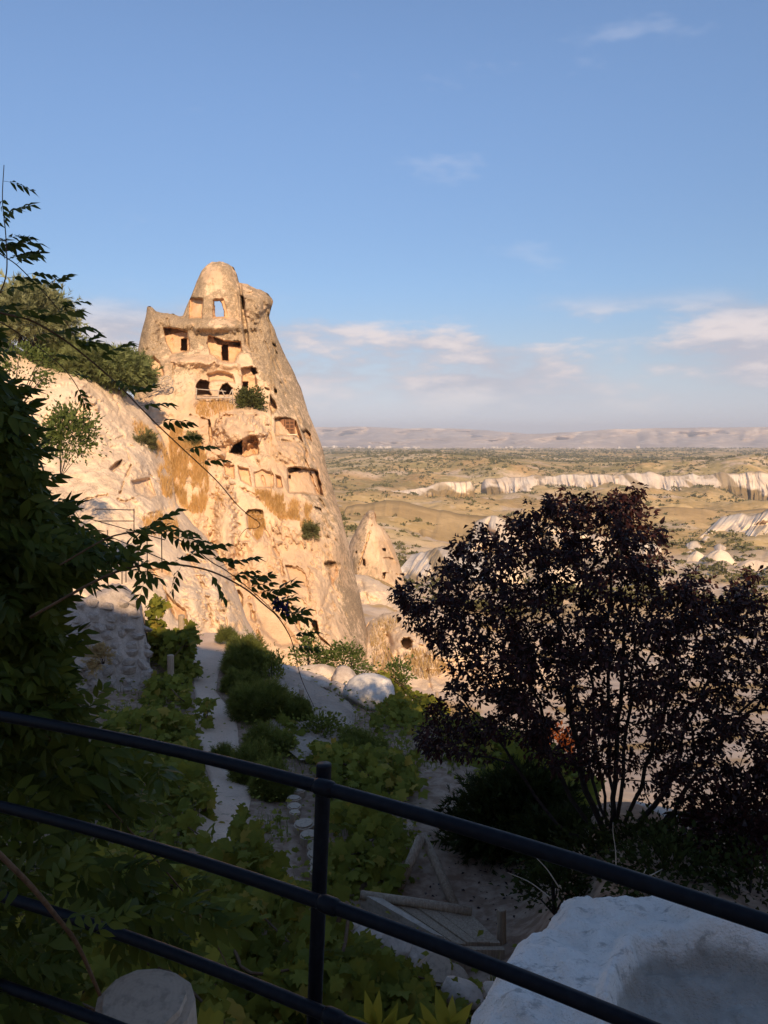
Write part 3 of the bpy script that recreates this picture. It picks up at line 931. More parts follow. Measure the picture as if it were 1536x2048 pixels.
me = relief('hill', 'rock_slope', HILL_SIL, [(-260, 1380), (100, 1400), (300, 1420), (566, 1430)], HILL_CTRL, HILL_CARVE, HILL_BUMP, HILL_CRACK,
            M_ROCK2, step=1.7, rows=400, R=2.2, w=36, thick=8, lich_fn=hill_lich, seed=21, noise_amp=0.8)
tag(obj('rock_slope', me), kind='structure')

CONE_SIL = [(684, 1178), (692, 1120), (700, 1084), (712, 1060), (720, 1044), (729, 1029), (737, 1021), (748, 1020), (752, 1030), (753, 1046), (768, 1057), (779, 1072), (788, 1096), (800, 1128), (808, 1160), (820, 1200)]
CONE_CTRL = [(740, 1020, 137), (705, 1090, 136), (728, 1100, 133.5), (765, 1090, 136), (795, 1140, 138), (690, 1170, 135), (740, 1170, 131), (800, 1180, 136)]
CONE_CARVE = [([(764, 1096), (771, 1097), (772, 1103), (765, 1102)], 3, 0.9, 0), ([(725.5, 1119), (730, 1119), (731, 1133), (726, 1131)], 3, 0.9, 0), ([(765, 1145), (772, 1144), (771, 1150), (768, 1157), (765, 1156)], 3, 0.9, 0),
              ([(711, 1102), (714, 1102), (714, 1107), (711, 1107)], 2, 0.8, 0), ([(756, 1050), (764, 1058), (798, 1128), (790, 1128)], -0.6, 4, 0.2), ([(760, 1116), (778, 1114), (790, 1118), (778, 1119)], 0.9, 1.3, 0)]


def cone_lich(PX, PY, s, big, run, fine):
    k = (PX - 748) + (PY - 1030) * 0.31        # more grey speckle left of the arris
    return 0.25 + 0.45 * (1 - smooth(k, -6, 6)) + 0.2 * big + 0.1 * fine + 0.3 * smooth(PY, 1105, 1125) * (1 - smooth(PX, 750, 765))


me = relief('cone', 'rock_cone', CONE_SIL, [(684, 1200), (820, 1206)], CONE_CTRL, CONE_CARVE, [(738, 1024, 10, 14, 1.0)], [([(750, 1032), (742, 1058), (728, 1100), (716, 1140)], 1.2, 1.2), ([(770, 1145), (800, 1150)], 1.5, 0.6)],
            M_ROCK, step=0.9, rows=200, R=4, w=30, thick=6, lich_fn=cone_lich, seed=51, noise_amp=0.6, sil_jag=1.0)
tag(obj('rock_cone', me), 'small pointed rock cone with tiny dark windows right of the big carved rock', 'rock')

me = relief('foot', 'rock_slope', [(716, 1285), (736, 1246), (765, 1228), (800, 1220), (850, 1228), (900, 1240), (980, 1262), (1060, 1300), (1120, 1340)], [(716, 1420), (1120, 1440)],
            [(740, 1250, 74), (800, 1225, 75), (900, 1245, 75), (1050, 1300, 72), (720, 1400, 60), (813, 1290, 68.5), (850, 1400, 59), (1000, 1420, 58), (900, 1330, 65)],
            [([(801, 1283), (807, 1275), (819, 1275), (825, 1283), (824, 1293), (815, 1299), (804, 1295)], 4.5, 1.4, 0), ([(845, 1340), (900, 1335), (930, 1360), (880, 1372)], .8, 4, .4)],
            [(813, 1280, 40, 40, 1.6), (900, 1290, 60, 50, 2.0), (770, 1300, 20, 70, -1.6), (985, 1340, 50, 40, 1.5)], [([(770, 1260), (790, 1310), (800, 1370)], 6, .8), ([(860, 1260), (850, 1310), (860, 1380)], 5, .8)],
            M_ROCK2, step=2.0, rows=130, R=3, w=24, thick=5, lich_fn=lambda a, b, s, g, r, f: 0.1 + .2 * g, seed=83, noise_amp=.55)
tag(obj('rock_slope', me), kind='structure')

me = relief('skirt', 'rock_slope', [(690, 1170), (704, 1150), (724, 1149), (760, 1164), (800, 1186), (835, 1215), (860, 1250)], [(690, 1275), (860, 1290)],
            [(704, 1150, 106), (760, 1165, 105), (830, 1215, 102), (700, 1260, 93), (770, 1230, 96), (850, 1270, 94)], [([(735, 1190), (760, 1200), (790, 1240), (760, 1250)], .5, 6, 0)], [(740, 1180, 30, 26, 1.4), (800, 1225, 30, 30, 1.5)],
            [([(720, 1160), (735, 1200), (745, 1250)], 4, .8)], M_ROCK2, step=1.6, rows=90, R=2.5, w=14, thick=5, lich_fn=lambda a, b, s, g, r, f: 0.05 + .15 * g, seed=93, noise_amp=.5)
tag(obj('rock_slope', me), kind='structure')

# ================================================================== SETTING: unseen hill added behind the terrace, crest shaped to shade the garden
def build_shade_hill():
    crest = [(-16, -4, -2.0), (-10, -4.5, 0.5), (-7.5, -5, 5.0), (-6, -5, 7.0), (-4, -5, 7.3), (-0.8, -5, 7.2), (0.85, -5, 7.4), (2.0, -5, 6.9), (2.9, -5, 6.2), (3.4, -5, 5.9), (4.3, -5, 5.25), (5.6, -5, 4.8), (6.4, -5, 4.5), (8, -5, 3.2), (10, -5, 1.6), (15, -6, -1), (24, -8, -2.0)]
    c = spline(crest, 300)
    c[:, 2] += 0.12 * fbm(c / 1.5, 4, 77)
    rows = []
    for k in np.linspace(0, 1, 14):
        r = c.copy()
        r[:, 1] += (1 - k) * 2.6
        r[:, 2] = -2.4 + (c[:, 2] + 2.4) * k ** 0.5
        rows.append(r)
    back = c.copy(); back[:, 1] -= 7; back[:, 2] = -2.4
    rows.append(back)
    P = np.stack(rows)
    P[:-2] += 0.25 * fbm(P[:-2] / 2.0, 3, 71)[..., None]
    me = mesh_np('unseen_shade_hill', P.reshape(-1, 3), grid_faces(len(rows), len(c)), M_ROCK2, True, {'lich': np.full(P.shape[0] * P.shape[1], 0.3), 'ora': np.zeros(P.shape[0] * P.shape[1])})
    tag(obj('unseen_shade_hill', me), kind='structure')


build_shade_hill()

# ================================================================== foliage helpers
def unit(v):
    v = np.asarray(v, float)
    return v / (np.linalg.norm(v, axis=-1, keepdims=True) + 1e-12)


def frames(pos, fwd, nrm, scale):
    """4x4 matrices: leaf's +Y along fwd, +Z near nrm"""
    fwd = unit(fwd)
    x = unit(np.cross(fwd, nrm)); z = np.cross(x, fwd)
    n = len(pos)
    Mx = np.zeros((n, 4, 4))
    sc = np.broadcast_to(np.asarray(scale, float), (n,))[:, None]
    Mx[:, :3, 0] = x * sc; Mx[:, :3, 1] = fwd * sc; Mx[:, :3, 2] = z * sc
    Mx[:, :3, 3] = pos; Mx[:, 3, 3] = 1
    return Mx


def stamp(base, mats):
    """merge copies of a small mesh (verts, [faces]) -> verts, faces, rnd"""
    v, fl = base
    n, k = len(mats), len(v)
    W = np.einsum('nij,kj->nki', mats[:, :3, :3], v) + mats[:, None, :3, 3]
    off = (np.arange(n) * k)[:, None, None]
    faces = [(f[None] + off).reshape(-1, f.shape[1]) for f in fl]
    return W.reshape(-1, 3), faces, np.repeat(rng.random(n), k)


def leaflet(l, w, droop=0.0, fold=0.12, cx=0.42):
    v = np.array([(0, 0, 0), (-w * .38, l * .2, w * fold * .7), (-w * .5, l * cx, w * fold), (-w * .33, l * .7, w * fold * .3 - droop * l * .5), (0, l, -droop * l),
                  (w * .33, l * .7, w * fold * .3 - droop * l * .5), (w * .5, l * cx, w * fold), (w * .38, l * .2, w * fold * .7), (0, l * cx, -droop * l * .12), (0, l * .7, -droop * l * .45)], float)
    f4 = np.array([(0, 8, 2, 1), (0, 7, 6, 8), (8, 9, 3, 2), (8, 6, 5, 9)])
    f3 = np.array([(9, 4, 3), (9, 5, 4)])
    return v, [f3, f4]


def rotz(v, a):
    c, s = math.cos(a), math.sin(a)
    return v @ np.array([[c, s, 0], [-s, c, 0], [0, 0, 1]])


def roty(v, a):
    c, s = math.cos(a), math.sin(a)
    return v @ np.array([[c, 0, -s], [0, 1, 0], [s, 0, c]])


def rotx(v, a):
    c, s = math.cos(a), math.sin(a)
    return v @ np.array([[1, 0, 0], [0, c, s], [0, -s, c]])


def compound_leaf(length, pairs, ll, lw, droop, seed):
    """pinnate leaf along +Y with a curved rachis, leaflets in pairs and one at the tip"""
    r = random.Random(seed)
    parts = []
    pts = np.array([(0, t * length, -droop * length * t * t) for t in np.linspace(0, 1, 6)])
    parts.append(tube_np(pts, np.linspace(0.0014, 0.0006, 6), 3, False))
    for i in range(pairs):
        t = 0.26 + 0.68 * i / max(pairs - 1, 1)
        p = np.array((0, t * length, -droop * length * t * t))
        sz = (0.72 + 0.42 * math.sin(math.pi * (0.25 + 0.6 * t))) * r.uniform(.88, 1.1)
        for sgn in (-1, 1):
            v, f = leaflet(ll * sz, lw * sz, r.uniform(.05, .3), 0.15, 0.38)
            v = roty(v, sgn * r.uniform(-.1, .5))
            v = rotx(v, -r.uniform(0.0, 0.7))
            v = rotz(v, -sgn * r.uniform(.85, 1.15) * (1.05 - 0.35 * t))
            parts.append((v + p, f))
    v, f = leaflet(ll * 1.05, lw, 0.2, 0.15, 0.38)
    v = rotx(v, -0.5)
    parts.append((v + np.array((0, length, -droop * length)), f))
    return join_np(parts)


def grape_leaf(r=1.0, seed=0):
    q = random.Random(seed)
    # outline of a five-lobed leaf; stalk at the origin, tip towards +Y
    out = [(0, .02), (-.22, -.16), (-.40, -.02), (-.34, .12), (-.56, .22), (-.46, .40), (-.58, .58), (-.36, .62), (-.24, .72), (-.16, .92), (0, 1.06),
           (.16, .92), (.24, .72), (.36, .62), (.58, .58), (.46, .40), (.56, .22), (.34, .12), (.40, -.02), (.22, -.16)]
    v = [(0, .38, 0)]
    for i, (x, y) in enumerate(out):
        rr = math.hypot(x, y - .38)
        v.append((x * q.uniform(.9, 1.1), y * q.uniform(.95, 1.05), -0.16 * rr * rr * 2 + (0.06 if i % 2 else -0.02) + q.uniform(-.03, .03)))
    n = len(out)
    f3 = np.array([(0, 1 + (i + 1) % n, 1 + i) for i in range(n)])
    return np.array(v) * r, [f3]


def simple_leaf(l, w):
    v = np.array([(0, 0, 0), (-w * .5, l * .45, w * .18), (0, l, -l * .12), (w * .5, l * .45, w * .18), (0, l * .5, -w * .02)], float)
    return v, [np.array([(0, 4, 1), (1, 4, 2), (2, 4, 3), (3, 4, 0)])]


def sprig(l, n, seed, w=0.16):
    """small flat twig of scale-like needles: used for conifers and herbs"""
    r = random.Random(seed)
    parts = []
    for i in range(n):
        a = r.uniform(-1.0, 1.0); t = r.uniform(0, .7)
        ll = l * r.uniform(.35, .6)
        v = np.array([(-ll * w * .5, 0, 0), (ll * w * .5, 0, 0), (0, ll, 0)])
        v = rotx(v, r.uniform(-.6, .6)); v = rotz(v, a)
        parts.append((v + np.array((0, t * l, 0)), [np.array([(0, 1, 2)])]))
    return join_np(parts)


def leaves_on(parent, loc, bases, mats, mat, n_parts=0, part_name='leaf', rest_name='foliage'):
    """the largest-looking leaves become parts of their own, the others one part of stuff"""
    loc = np.asarray(loc, float)
    mats = mats.copy(); mats[:, :3, 3] -= loc
    pos = mats[:, :3, 3] + loc
    px, py = pix(pos)
    sc = np.linalg.norm(mats[:, :3, 1], axis=1)
    score = sc / np.maximum(np.linalg.norm(pos, axis=1), .1) * ((px > -20) & (px < 1556) & (py < 2068))
    order = np.argsort(-score)
    which = rng.integers(0, len(bases), len(mats))
    first, rest = order[:n_parts], order[n_parts:]
    if len(first):
        mes = [mesh_np(part_name, b[0], b[1], mat, True) for b in bases]
        for i in first:
            o = bpy.data.objects.new(part_name, mes[which[i]])
            COL.objects.link(o); o.parent = parent
            o.matrix_basis = Matrix(mats[i].tolist())
    if len(rest):
        vs, fs, rn, off = [], {3: [], 4: []}, [], 0
        for b in range(len(bases)):
            k = rest[which[rest] == b]
            if not len(k): continue
            v, fl, r = stamp(bases[b], mats[k])
            vs.append(v); rn.append(r)
            for f in fl: fs[f.shape[1]].append(f + off)
            off += len(v)
        me = mesh_np(rest_name, np.concatenate(vs), [np.concatenate(f) for f in fs.values() if f], mat, True, {'rnd': np.concatenate(rn)})
        o = obj(rest_name, me, parent)
        o['kind'] = 'stuff'
    return parent


def tubes(name, lines, mat, parent, seg=5, loc=(0, 0, 0), cap=True):
    v, f = join_np([tube_np(np.asarray(p) - np.asarray(loc), r, seg, cap) for p, r in lines])
    return obj(name, mesh_np(name, v, f, mat, True), parent)


def rdir(n):
    return unit(rng.normal(size=(n, 3)))


def blades(pos, h, lean, width):
    """thin bent grass blades -> verts, faces, rnd"""
    n = len(pos)
    a = rng.random(n) * 2 * math.pi
    side = np.stack([np.cos(a), np.sin(a), 0 * a], -1) * np.broadcast_to(width, (n,))[:, None]
    b = rng.random(n) * 2 * math.pi
    ln = np.stack([np.cos(b), np.sin(b), 0 * b], -1) * (rng.random(n) * lean)[:, None]
    up = np.array([0, 0, 1.0]); h = np.broadcast_to(h, (n,))[:, None]
    v = np.stack([pos - side, pos + side, pos + h * (0.55 * up + 0.25 * ln) + side * .6, pos + h * (0.55 * up + 0.25 * ln) - side * .6, pos + h * (up + ln)], 1)
    o = (np.arange(n) * 5)[:, None]
    f4 = np.array([0, 1, 2, 3]) + o; f3 = np.array([3, 2, 4]) + o
    return v.reshape(-1, 3), [f3, f4], np.repeat(rng.random(n), 5)


def in_poly(poly, n, seed=None):
    poly = np.asarray(poly, float)
    lo, hi = poly.min(0), poly.max(0)
    out = np.zeros((0, 2))
    while len(out) < n:
        q = lo + rng.random((n * 3, 2)) * (hi - lo)
        out = np.concatenate([out, q[poly_sd(q[:, 0], q[:, 1], poly) < 0]])
    return out[:n]


M_WIST = leaf_mat('wisteria_leaf', (0.055, 0.075, 0.011), (0.125, 0.15, 0.022), 0.4, 0.5, 0.15)
M_WISTY = leaf_mat('young_wisteria_leaf', (0.22, 0.22, 0.025), (0.32, 0.29, 0.035), 0.45, 0.45, 0.2)
M_GRAPE = leaf_mat('grape_leaf', (0.16, 0.17, 0.024), (0.32, 0.31, 0.05), 0.42, 0.65, 0.1, (0.44, 0.32, 0.06))
M_PLUM = leaf_mat('purple_plum_leaf', (0.022, 0.0095, 0.010), (0.068, 0.021, 0.017), 0.28, 0.45, 0.22)
M_HERB = leaf_mat('herb_green', (0.14, 0.155, 0.028), (0.26, 0.26, 0.06), 0.4, 0.7, 0.08)
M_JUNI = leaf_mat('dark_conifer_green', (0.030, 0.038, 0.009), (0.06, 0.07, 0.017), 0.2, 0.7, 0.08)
M_SCRUB = leaf_mat('hill_scrub_green', (0.115, 0.115, 0.045), (0.20, 0.185, 0.08), 0.2, 0.8, 0.1)
M_TAMA = leaf_mat('grey_green_tree', (0.22, 0.235, 0.11), (0.34, 0.34, 0.175), 0.3, 0.8, 0.1)
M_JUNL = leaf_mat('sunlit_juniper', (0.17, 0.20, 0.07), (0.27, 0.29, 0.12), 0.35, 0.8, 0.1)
M_LIT = leaf_mat('fresh_green_leaf', (0.085, 0.115, 0.03), (0.15, 0.18, 0.045), 0.35, 0.55, 0.2)
M_DRY = leaf_mat('dry_grass', (0.60, 0.36, 0.13), (0.76, 0.50, 0.22), 0.35, 0.8, 0.1)
M_DRY2 = leaf_mat('straw_scrub', (0.46, 0.31, 0.13), (0.60, 0.43, 0.20), 0.35, 0.8, 0.1)
M_STEM = plain_mat('brown_vine_stem', (0.10, 0.055, 0.028), (0.17, 0.10, 0.055), 60, 0.7, 0.3, 0.003)
M_BARK = plain_mat('dark_bark', (0.030, 0.022, 0.020), (0.055, 0.04, 0.034), 30, 0.85, 0.5, 0.01)
M_WOOD = plain_mat('weathered_wood', (0.30, 0.215, 0.145), (0.48, 0.365, 0.26), 9, 0.85, 0.5, 0.01, (6, 6, 0.6))
M_STONE = plain_mat('rubble_stone', (0.52, 0.40, 0.31), (0.70, 0.57, 0.46), 5, 0.9, 0.5, 0.03)
M_WALL = plain_mat('wall_rubble', (0.36, 0.285, 0.23), (0.54, 0.44, 0.365), 6, 0.95, 0.7, 0.04)
M_PALE = plain_mat('pale_boulder', (0.58, 0.51, 0.44), (0.76, 0.69, 0.62), 2.5, 0.9, 0.6, 0.05)

# ================================================================== plants on the far rocks
def leafy(name, label, cat, base, centre, radii, n, leaf, mat, group=None, clumps=26, spread=0.3, trunk=None, seed=0, up=0.3, gap=0.0, size_var=0.3, n_parts=0):
    """a bush or tree: trunk and limbs inside a crown of separate leaves gathered in clumps"""
    base = np.asarray(base, float); centre = np.asarray(centre, float); radii = np.asarray(radii, float)
    t = thing(name, label, cat, base, group)
    d = rdir(clumps); d[:, 2] = np.where(d[:, 2] < -0.75, -d[:, 2], d[:, 2])
    cl = centre + d * radii * (0.55 + 0.4 * rng.random((clumps, 1)))
    w = 0.6 + rng.random(clumps); w /= w.sum()
    pick = rng.choice(clumps, n, p=w)
    off = rng.normal(size=(n, 3)) * spread * radii
    pos = cl[pick] + off
    fw = unit(pos - centre + up * np.array([0, 0, 1.0]) * radii[2]) + 0.7 * rdir(n)
    leaves_on(t, base, leaf if isinstance(leaf, list) else [leaf], frames(pos, fw, rdir(n), 1 + size_var * rng.normal(size=n).clip(-2, 2)), mat, n_parts, rest_name='crown')
    tr = trunk or (0.06 * radii[2])
    lines = []
    for k in range(min(9, clumps)):
        mid = base * .5 + cl[k] * .5 + np.array([0, 0, -0.1 * radii[2]])
        lines.append((spline([base - np.array([0, 0, .3 * radii[2]]), mid, cl[k]], 6), np.linspace(tr, tr * .25, 6)))
    tubes('trunk', lines, M_BARK, t, 4, base)
    return t


JUN = [sprig(1.0, 12, k, 0.22) for k in range(3)]


def scaled(bs, s):
    return [(v * s, f) for v, f in bs]


# conifers and trees standing on the left-hand slope
for (px, py, D, rx, rz, lab) in [(185, 730, 66, 1.8, 1.25, 'spreading juniper on the left rock slope, farther from the carved rock'),
                                 (244, 744, 67, 1.9, 1.4, 'spreading juniper on the rock slope touching the carved rock'),
                                 (120, 708, 68, 1.7, 1.2, 'low juniper on the slope between grey-green tree and larger junipers')]:
    c = at(px, py, D)
    leafy('juniper', lab, 'juniper', c - np.array([0, 0, rz * 0.7]), c, (rx * 1.15, rx * .9, rz * 1.05), 3600, scaled(JUN, 0.62), M_JUNL, None, 46, 0.2, seed=px)
c = at(58, 634, 66)
leafy('tree', 'feathery grey-green tree on top of the left slope', 'tree', at(60, 700, 66), c, (3.3, 2.8, 2.1), 5200, scaled(JUN, 0.7), M_TAMA, None, 60, 0.2, 0.16)
LEAF_S = [simple_leaf(1.0, 0.55)]
c = at(140, 868, 34)
leafy('sapling', 'small sunlit leafy tree in front of the left rock slope', 'tree', at(120, 940, 34), c, (1.15, 0.8, 1.2), 2600, scaled(LEAF_S, 0.17), M_LIT, None, 30, 0.26, 0.016)
c = at(45, 735, 36)
leafy('sapling', 'small leafy tree at the left edge below the feathery tree', 'tree', at(20, 830, 36), c, (1.5, 0.9, 1.0), 1100, scaled(LEAF_S, 0.17), M_LIT, None, 18, 0.2, 0.04)
c = surf('tower', 505, 808)
leafy('bush', 'round green bush on the ledge below the cave doors', 'bush', c + np.array([0, 0.4, -1.0]), c + np.array([0, -0.9, 0.2]), (1.45, 1.0, 1.2), 2400, scaled(LEAF_S, 0.24), leaf_mat('ledge_bush_green', (0.06, 0.07, 0.022), (0.12, 0.12, 0.04), 0.2, 0.8, 0.1), None, 30, 0.22, 0.05)
for px, py, key, r, lab in [(292, 888, 'hill', 0.75, 'grey-green tuft of scrub at the rim of the dry grass gully'), (385, 885, 'tower', 0.55, 'grey-green scrub tuft below the cracked dome in the gully'),
                            (622, 1062, 'tower', 0.55, 'small scrub clump at the foot of the dry grass ledge')]:
    c = surf(key, px, py)
    leafy('scrub', lab, 'scrub', c, c + np.array([0, -0.3, 0.1]), (r, r * .7, r * .9), 420, scaled(JUN, 0.36), M_SCRUB, None, 12, 0.3, 0.03)

# dry grass on the ledges and in the gully of the big rock
def rock_grass():
    regs = [('tower', [(336, 862), (352, 850), (375, 868), (400, 880), (415, 930), (418, 985), (410, 1026), (385, 1028), (360, 1012), (345, 975), (340, 920)], 6500, 0.75),
            ('hill', [(262, 850), (275, 846), (296, 858), (318, 880), (322, 900), (300, 895), (275, 876)], 700, 0.6),
            ('hill', [(310, 900), (326, 890), (340, 930), (346, 985), (340, 1010), (325, 990), (316, 950)], 1500, 0.7),
            ('tower', [(505, 985), (530, 985), (575, 1000), (610, 1010), (626, 1018), (620, 1030), (600, 1042), (560, 1040), (535, 1020)], 3200, 0.6),
            ('tower', [(600, 1030), (622, 1030), (626, 1068), (608, 1075), (600, 1055)], 500, 0.5),
            ('tower', [(494, 1032), (526, 1034), (532, 1058), (516, 1084), (498, 1064)], 1300, 0.55),
            ('tower', [(392, 808), (420, 800), (462, 806), (466, 820), (440, 826), (410, 840), (392, 835)], 1100, 0.55),
            ('hill', [(285, 1040), (320, 1028), (352, 1045), (360, 1062), (320, 1075), (290, 1070)], 900, 0.5),
            ('tower', [(430, 985), (455, 1005), (450, 1015), (430, 1005)], 150, 0.35)]
    vs, f3, f4, rn, off = [], [], [], [], 0
    for key, poly, n, h in regs:
        q = in_poly(poly, n)
        # ragged edges and bare patches
        k = fbm(np.stack([q[:, 0] / 14, q[:, 1] / 14, q[:, 0] * 0], -1), 3, 5) > -0.45
        q = q[k]
        cent = q[rng.integers(0, len(q), len(q) // 14)]
        c2 = cent[rng.integers(0, len(cent), len(q))]
        m = rng.random(len(q)) < .65
        q = np.where(m[:, None], q + (c2 - q) * 0 + (cent[np.argmin(((q[:, None] - cent[None]) ** 2).sum(-1), 1)] - q) * .6, q)
        P = np.array([surf(key, a, b) for a, b in q])
        P[:, 1] -= 0.05
        v, fl, r = blades(P, h * rng.uniform(.4, 1.3, len(P)), 0.75, 0.022)
        vs.append(v); rn.append(r); f3.append(fl[0] + off); f4.append(fl[1] + off); off += len(v)
    me = mesh_np('dry_grass', np.concatenate(vs), [np.concatenate(f3), np.concatenate(f4)], M_DRY, True, {'rnd': np.concatenate(rn)})
    tag(obj('dry_grass', me), 'golden dry grass on the ledges and gully of the carved rock', 'grass', kind='stuff')


rock_grass()

# ================================================================== woodwork on the carved rock
M_SHUT = plain_mat('red_brown_shutter', (0.24, 0.11, 0.055), (0.34, 0.17, 0.09), 3, 0.8, 0.3, 0.02, (8, 8, 0.6))
M_DARK = plain_mat('shadowed_lattice', (0.10, 0.05, 0.03), (0.16, 0.08, 0.045), 4, 0.9)
M_GREYW = plain_mat('silver_wood', (0.38, 0.30, 0.23), (0.54, 0.45, 0.36), 4, 0.85, 0.4, 0.02)


def boxv(c, s, rot=0.0):
    """box -> verts, faces"""
    x, y, z = np.asarray(s, float) / 2
    v = np.array([(i, j, k) for k in (-z, z) for j in (-y, y) for i in (-x, x)], float)
    if rot: v = rotz(v, rot)
    f = np.array([(0, 2, 3, 1), (4, 5, 7, 6), (0, 1, 5, 4), (2, 6, 7, 3), (0, 4, 6, 2), (1, 3, 7, 5)])
    return v + np.asarray(c, float), [f]


def window_on_tower():
    D = float(surf('tower', 570, 853)[1]) - 0.25
    k = D / F
    c = at(571, 853, D)
    t = obj('window', mesh_np('window', *boxv((0, 0.12, 0), (36 * k, 0.06, 29 * k)), M_DARK, False), tower, Vector(c.tolist()))
    tag(t, 'small wooden window with brown shutter and crossbars')
    for i in range(5):
        obj('shutter_board', mesh_np('shutter_board', *boxv(((-15.5 + i * 2.9) * k, 0, 0), (2.6 * k, 0.07, 28 * k)), M_SHUT, False), t)
    for i in range(4):
        obj('bar', mesh_np('bar', *boxv(((8.5) * k, 0.02, (-11 + i * 7.2) * k), (17.5 * k, 0.06, 1.7 * k)), M_SHUT, False), t)
    for x in (0.2, 8.6, 17.2):
        obj('bar', mesh_np('bar', *boxv((x * k, -0.03, 0), (1.5 * k, 0.06, 28 * k)), M_SHUT, False), t)
    obj('sill', mesh_np('sill', *boxv((2 * k, -0.15, -16 * k), (44 * k, 0.5, 2.5 * k)), M_ROCK2, False), t)


window_on_tower()


def cave_railing():
    D = float(surf('tower', 430, 795)[1]) - 0.9
    t = thing('railing', 'pale wooden rail of bare poles in front of the two cave mouths', 'railing', at(393, 798, D))
    loc = at(393, 798, D)
    def pole(a, b, r, nm):
        tubes(nm, [(np.array([at(*a, D), at(*b, D + .05)]), r)], M_GREYW, t, 5, loc)
    pole((391, 797), (466, 795), 0.07, 'rail'); pole((391, 778), (430, 781), 0.05, 'rail'); pole((430, 781), (452, 783), 0.05, 'rail')
    for a, b in (((393, 776), (393, 800)), ((437, 781), (436, 800)), ((443, 779), (452, 797)), ((464, 779), (455, 798)), ((420, 796), (420, 806)), ((465, 778), (466, 803))):
        pole(a, b, 0.05, 'post')


cave_railing()


def old_cart():
    D = float(surf('tower', 318, 768)[1]) - 2.2
    loc = at(318, 778, D)
    t = thing('cart', 'broken grey wooden cart with spoked wheel lying on the ledge', 'cart', loc)
    c = at(334, 764, D)
    ang = np.linspace(0, 2 * math.pi, 21)
    rim = np.stack([c[0] + 0.5 * np.cos(ang), c[1] + 0.1 * np.cos(ang), c[2] + 0.56 * np.sin(ang)], -1)
    w = tubes('wheel', [(rim, 0.06)], M_GREYW, t, 5, loc)
    for k in range(5):
        a = k * math.pi / 5
        d = np.array([0.5 * math.cos(a), 0.1 * math.cos(a), 0.56 * math.sin(a)])
        tubes('spoke', [(np.array([c - d, c + d]), 0.03)], M_GREYW, w, 4, loc)
    for a, b in (((290, 776), (344, 757)), ((294, 782), (338, 768)), ((300, 762), (342, 775)), ((288, 770), (325, 756)), ((308, 782), (330, 752)), ((286, 780), (330, 779)), ((312, 758), (322, 778))):
        tubes('pole', [(np.array([at(*a, D - .3), at(*b, D + .2)]), 0.055)], M_GREYW, t, 5, loc)


old_cart()

# ================================================================== garden: path, rocks, wall, posts
PATHROWS = [(1268, 408, 452), (1280, 398, 462), (1300, 384, 466), (1350, 381, 444), (1400, 384, 438), (1450, 388, 470), (1500, 388, 482), (1550, 405, 500), (1600, 420, 505), (1660, 400, 505), (1720, 380, 490), (1800, 350, 480)]
_pd = lambda py: np.interp(py, [1268, 1300, 1400, 1500, 1660, 1720, 1800], [22.4, 20.5, 16, 13, 9.6, 8.6, 7.6])


def ground_pt(px, py):
    """where the ray under a pixel meets the near ground"""
    lo, hi = 3.0, 30.0
    ys = np.exp(np.linspace(math.log(3.0), math.log(30.0), 300))
    P = at(np.full(300, px), np.full(300, py), ys)
    d = P[:, 2] - ground_z(P[:, 0], P[:, 1])
    k = np.argmax(d < 0)
    if not (d < 0).any(): k = 299
    return P[k]


def build_path():
    rows = []
    pr = np.array(PATHROWS, float)
    pys = np.linspace(pr[0, 0], pr[-1, 0], 90)
    for py in pys:
        l = np.interp(py, pr[:, 0], pr[:, 1]); r = np.interp(py, pr[:, 0], pr[:, 2])
        l += 3 * math.sin(py / 17.0); r += 4 * math.sin(py / 23.0 + 1)
        D = float(_pd(py))
        q = at(np.linspace(l, r, 14), np.full(14, py), D)
        q[:, 2] = ground_z(q[:, 0], q[:, 1]) + 0.015
        q[[0, -1], 2] -= 0.05
        rows.append(q)
    P = np.array(rows)
    P[:, 1:-1, 2] += 0.02 * fbm(P[:, 1:-1] / 0.5, 3, 4) * 0.6 + 0.02
    t = NT('path_gravel')
    p = t.pos()
    n1 = t.noise(p, 1.2, 3); n2 = t.noise(p, 30, 3, 0.7); n3 = t.noise(p, 7, 2)
    col = t.mix(t.ramp(n1, 0.3, 0.7), (0.72, 0.50, 0.355), (0.82, 0.60, 0.44))
    col = t.mix(t.ramp(n2, 0.5, 0.72, 0, 0.45), col, (0.36, 0.28, 0.22))
    col = t.mix(t.ramp(n3, 0.64, 0.74, 0, 0.4), col, (0.22, 0.15, 0.10))
    m = t.done(col, 0.95, t.bump(n2, 0.7, 0.03), spec=0.05)
    tag(obj('path', mesh_np('path', P.reshape(-1, 3), grid_faces(len(P), 14), m, True)), kind='structure')


build_path()


def blob(name, label, cat, c, radii, mat, seed, amp=0.22, rz=0.0, lvl=4, group=None, flat=0.0):
    bm = bmesh.new()
    bmesh.ops.create_icosphere(bm, subdivisions=lvl, radius=1.0)
    v = np.array([x.co[:] for x in bm.verts])
    n = amp * fbm(v * 1.3 + seed, 3, seed) + amp * 0.35 * ridged(v * 3.1 + seed, 3, seed + 1)
    v = v * (1 + n)[:, None]
    # planed faces
    for k in range(5):
        d = unit(np.random.default_rng(seed * 7 + k).normal(size=3)); h = 0.72 + 0.06 * k
        e = v @ d - h
        v = v - np.where(e > 0, e * 0.85, 0)[:, None] * d
    v = rotz(v * np.asarray(radii), rz)
    for x, q in zip(bm.verts, v): x.co = q
    o = obj(name, bm_mesh(name, bm, mat, True), None, Vector(np.asarray(c).tolist()))
    return tag(o, label, cat, group)


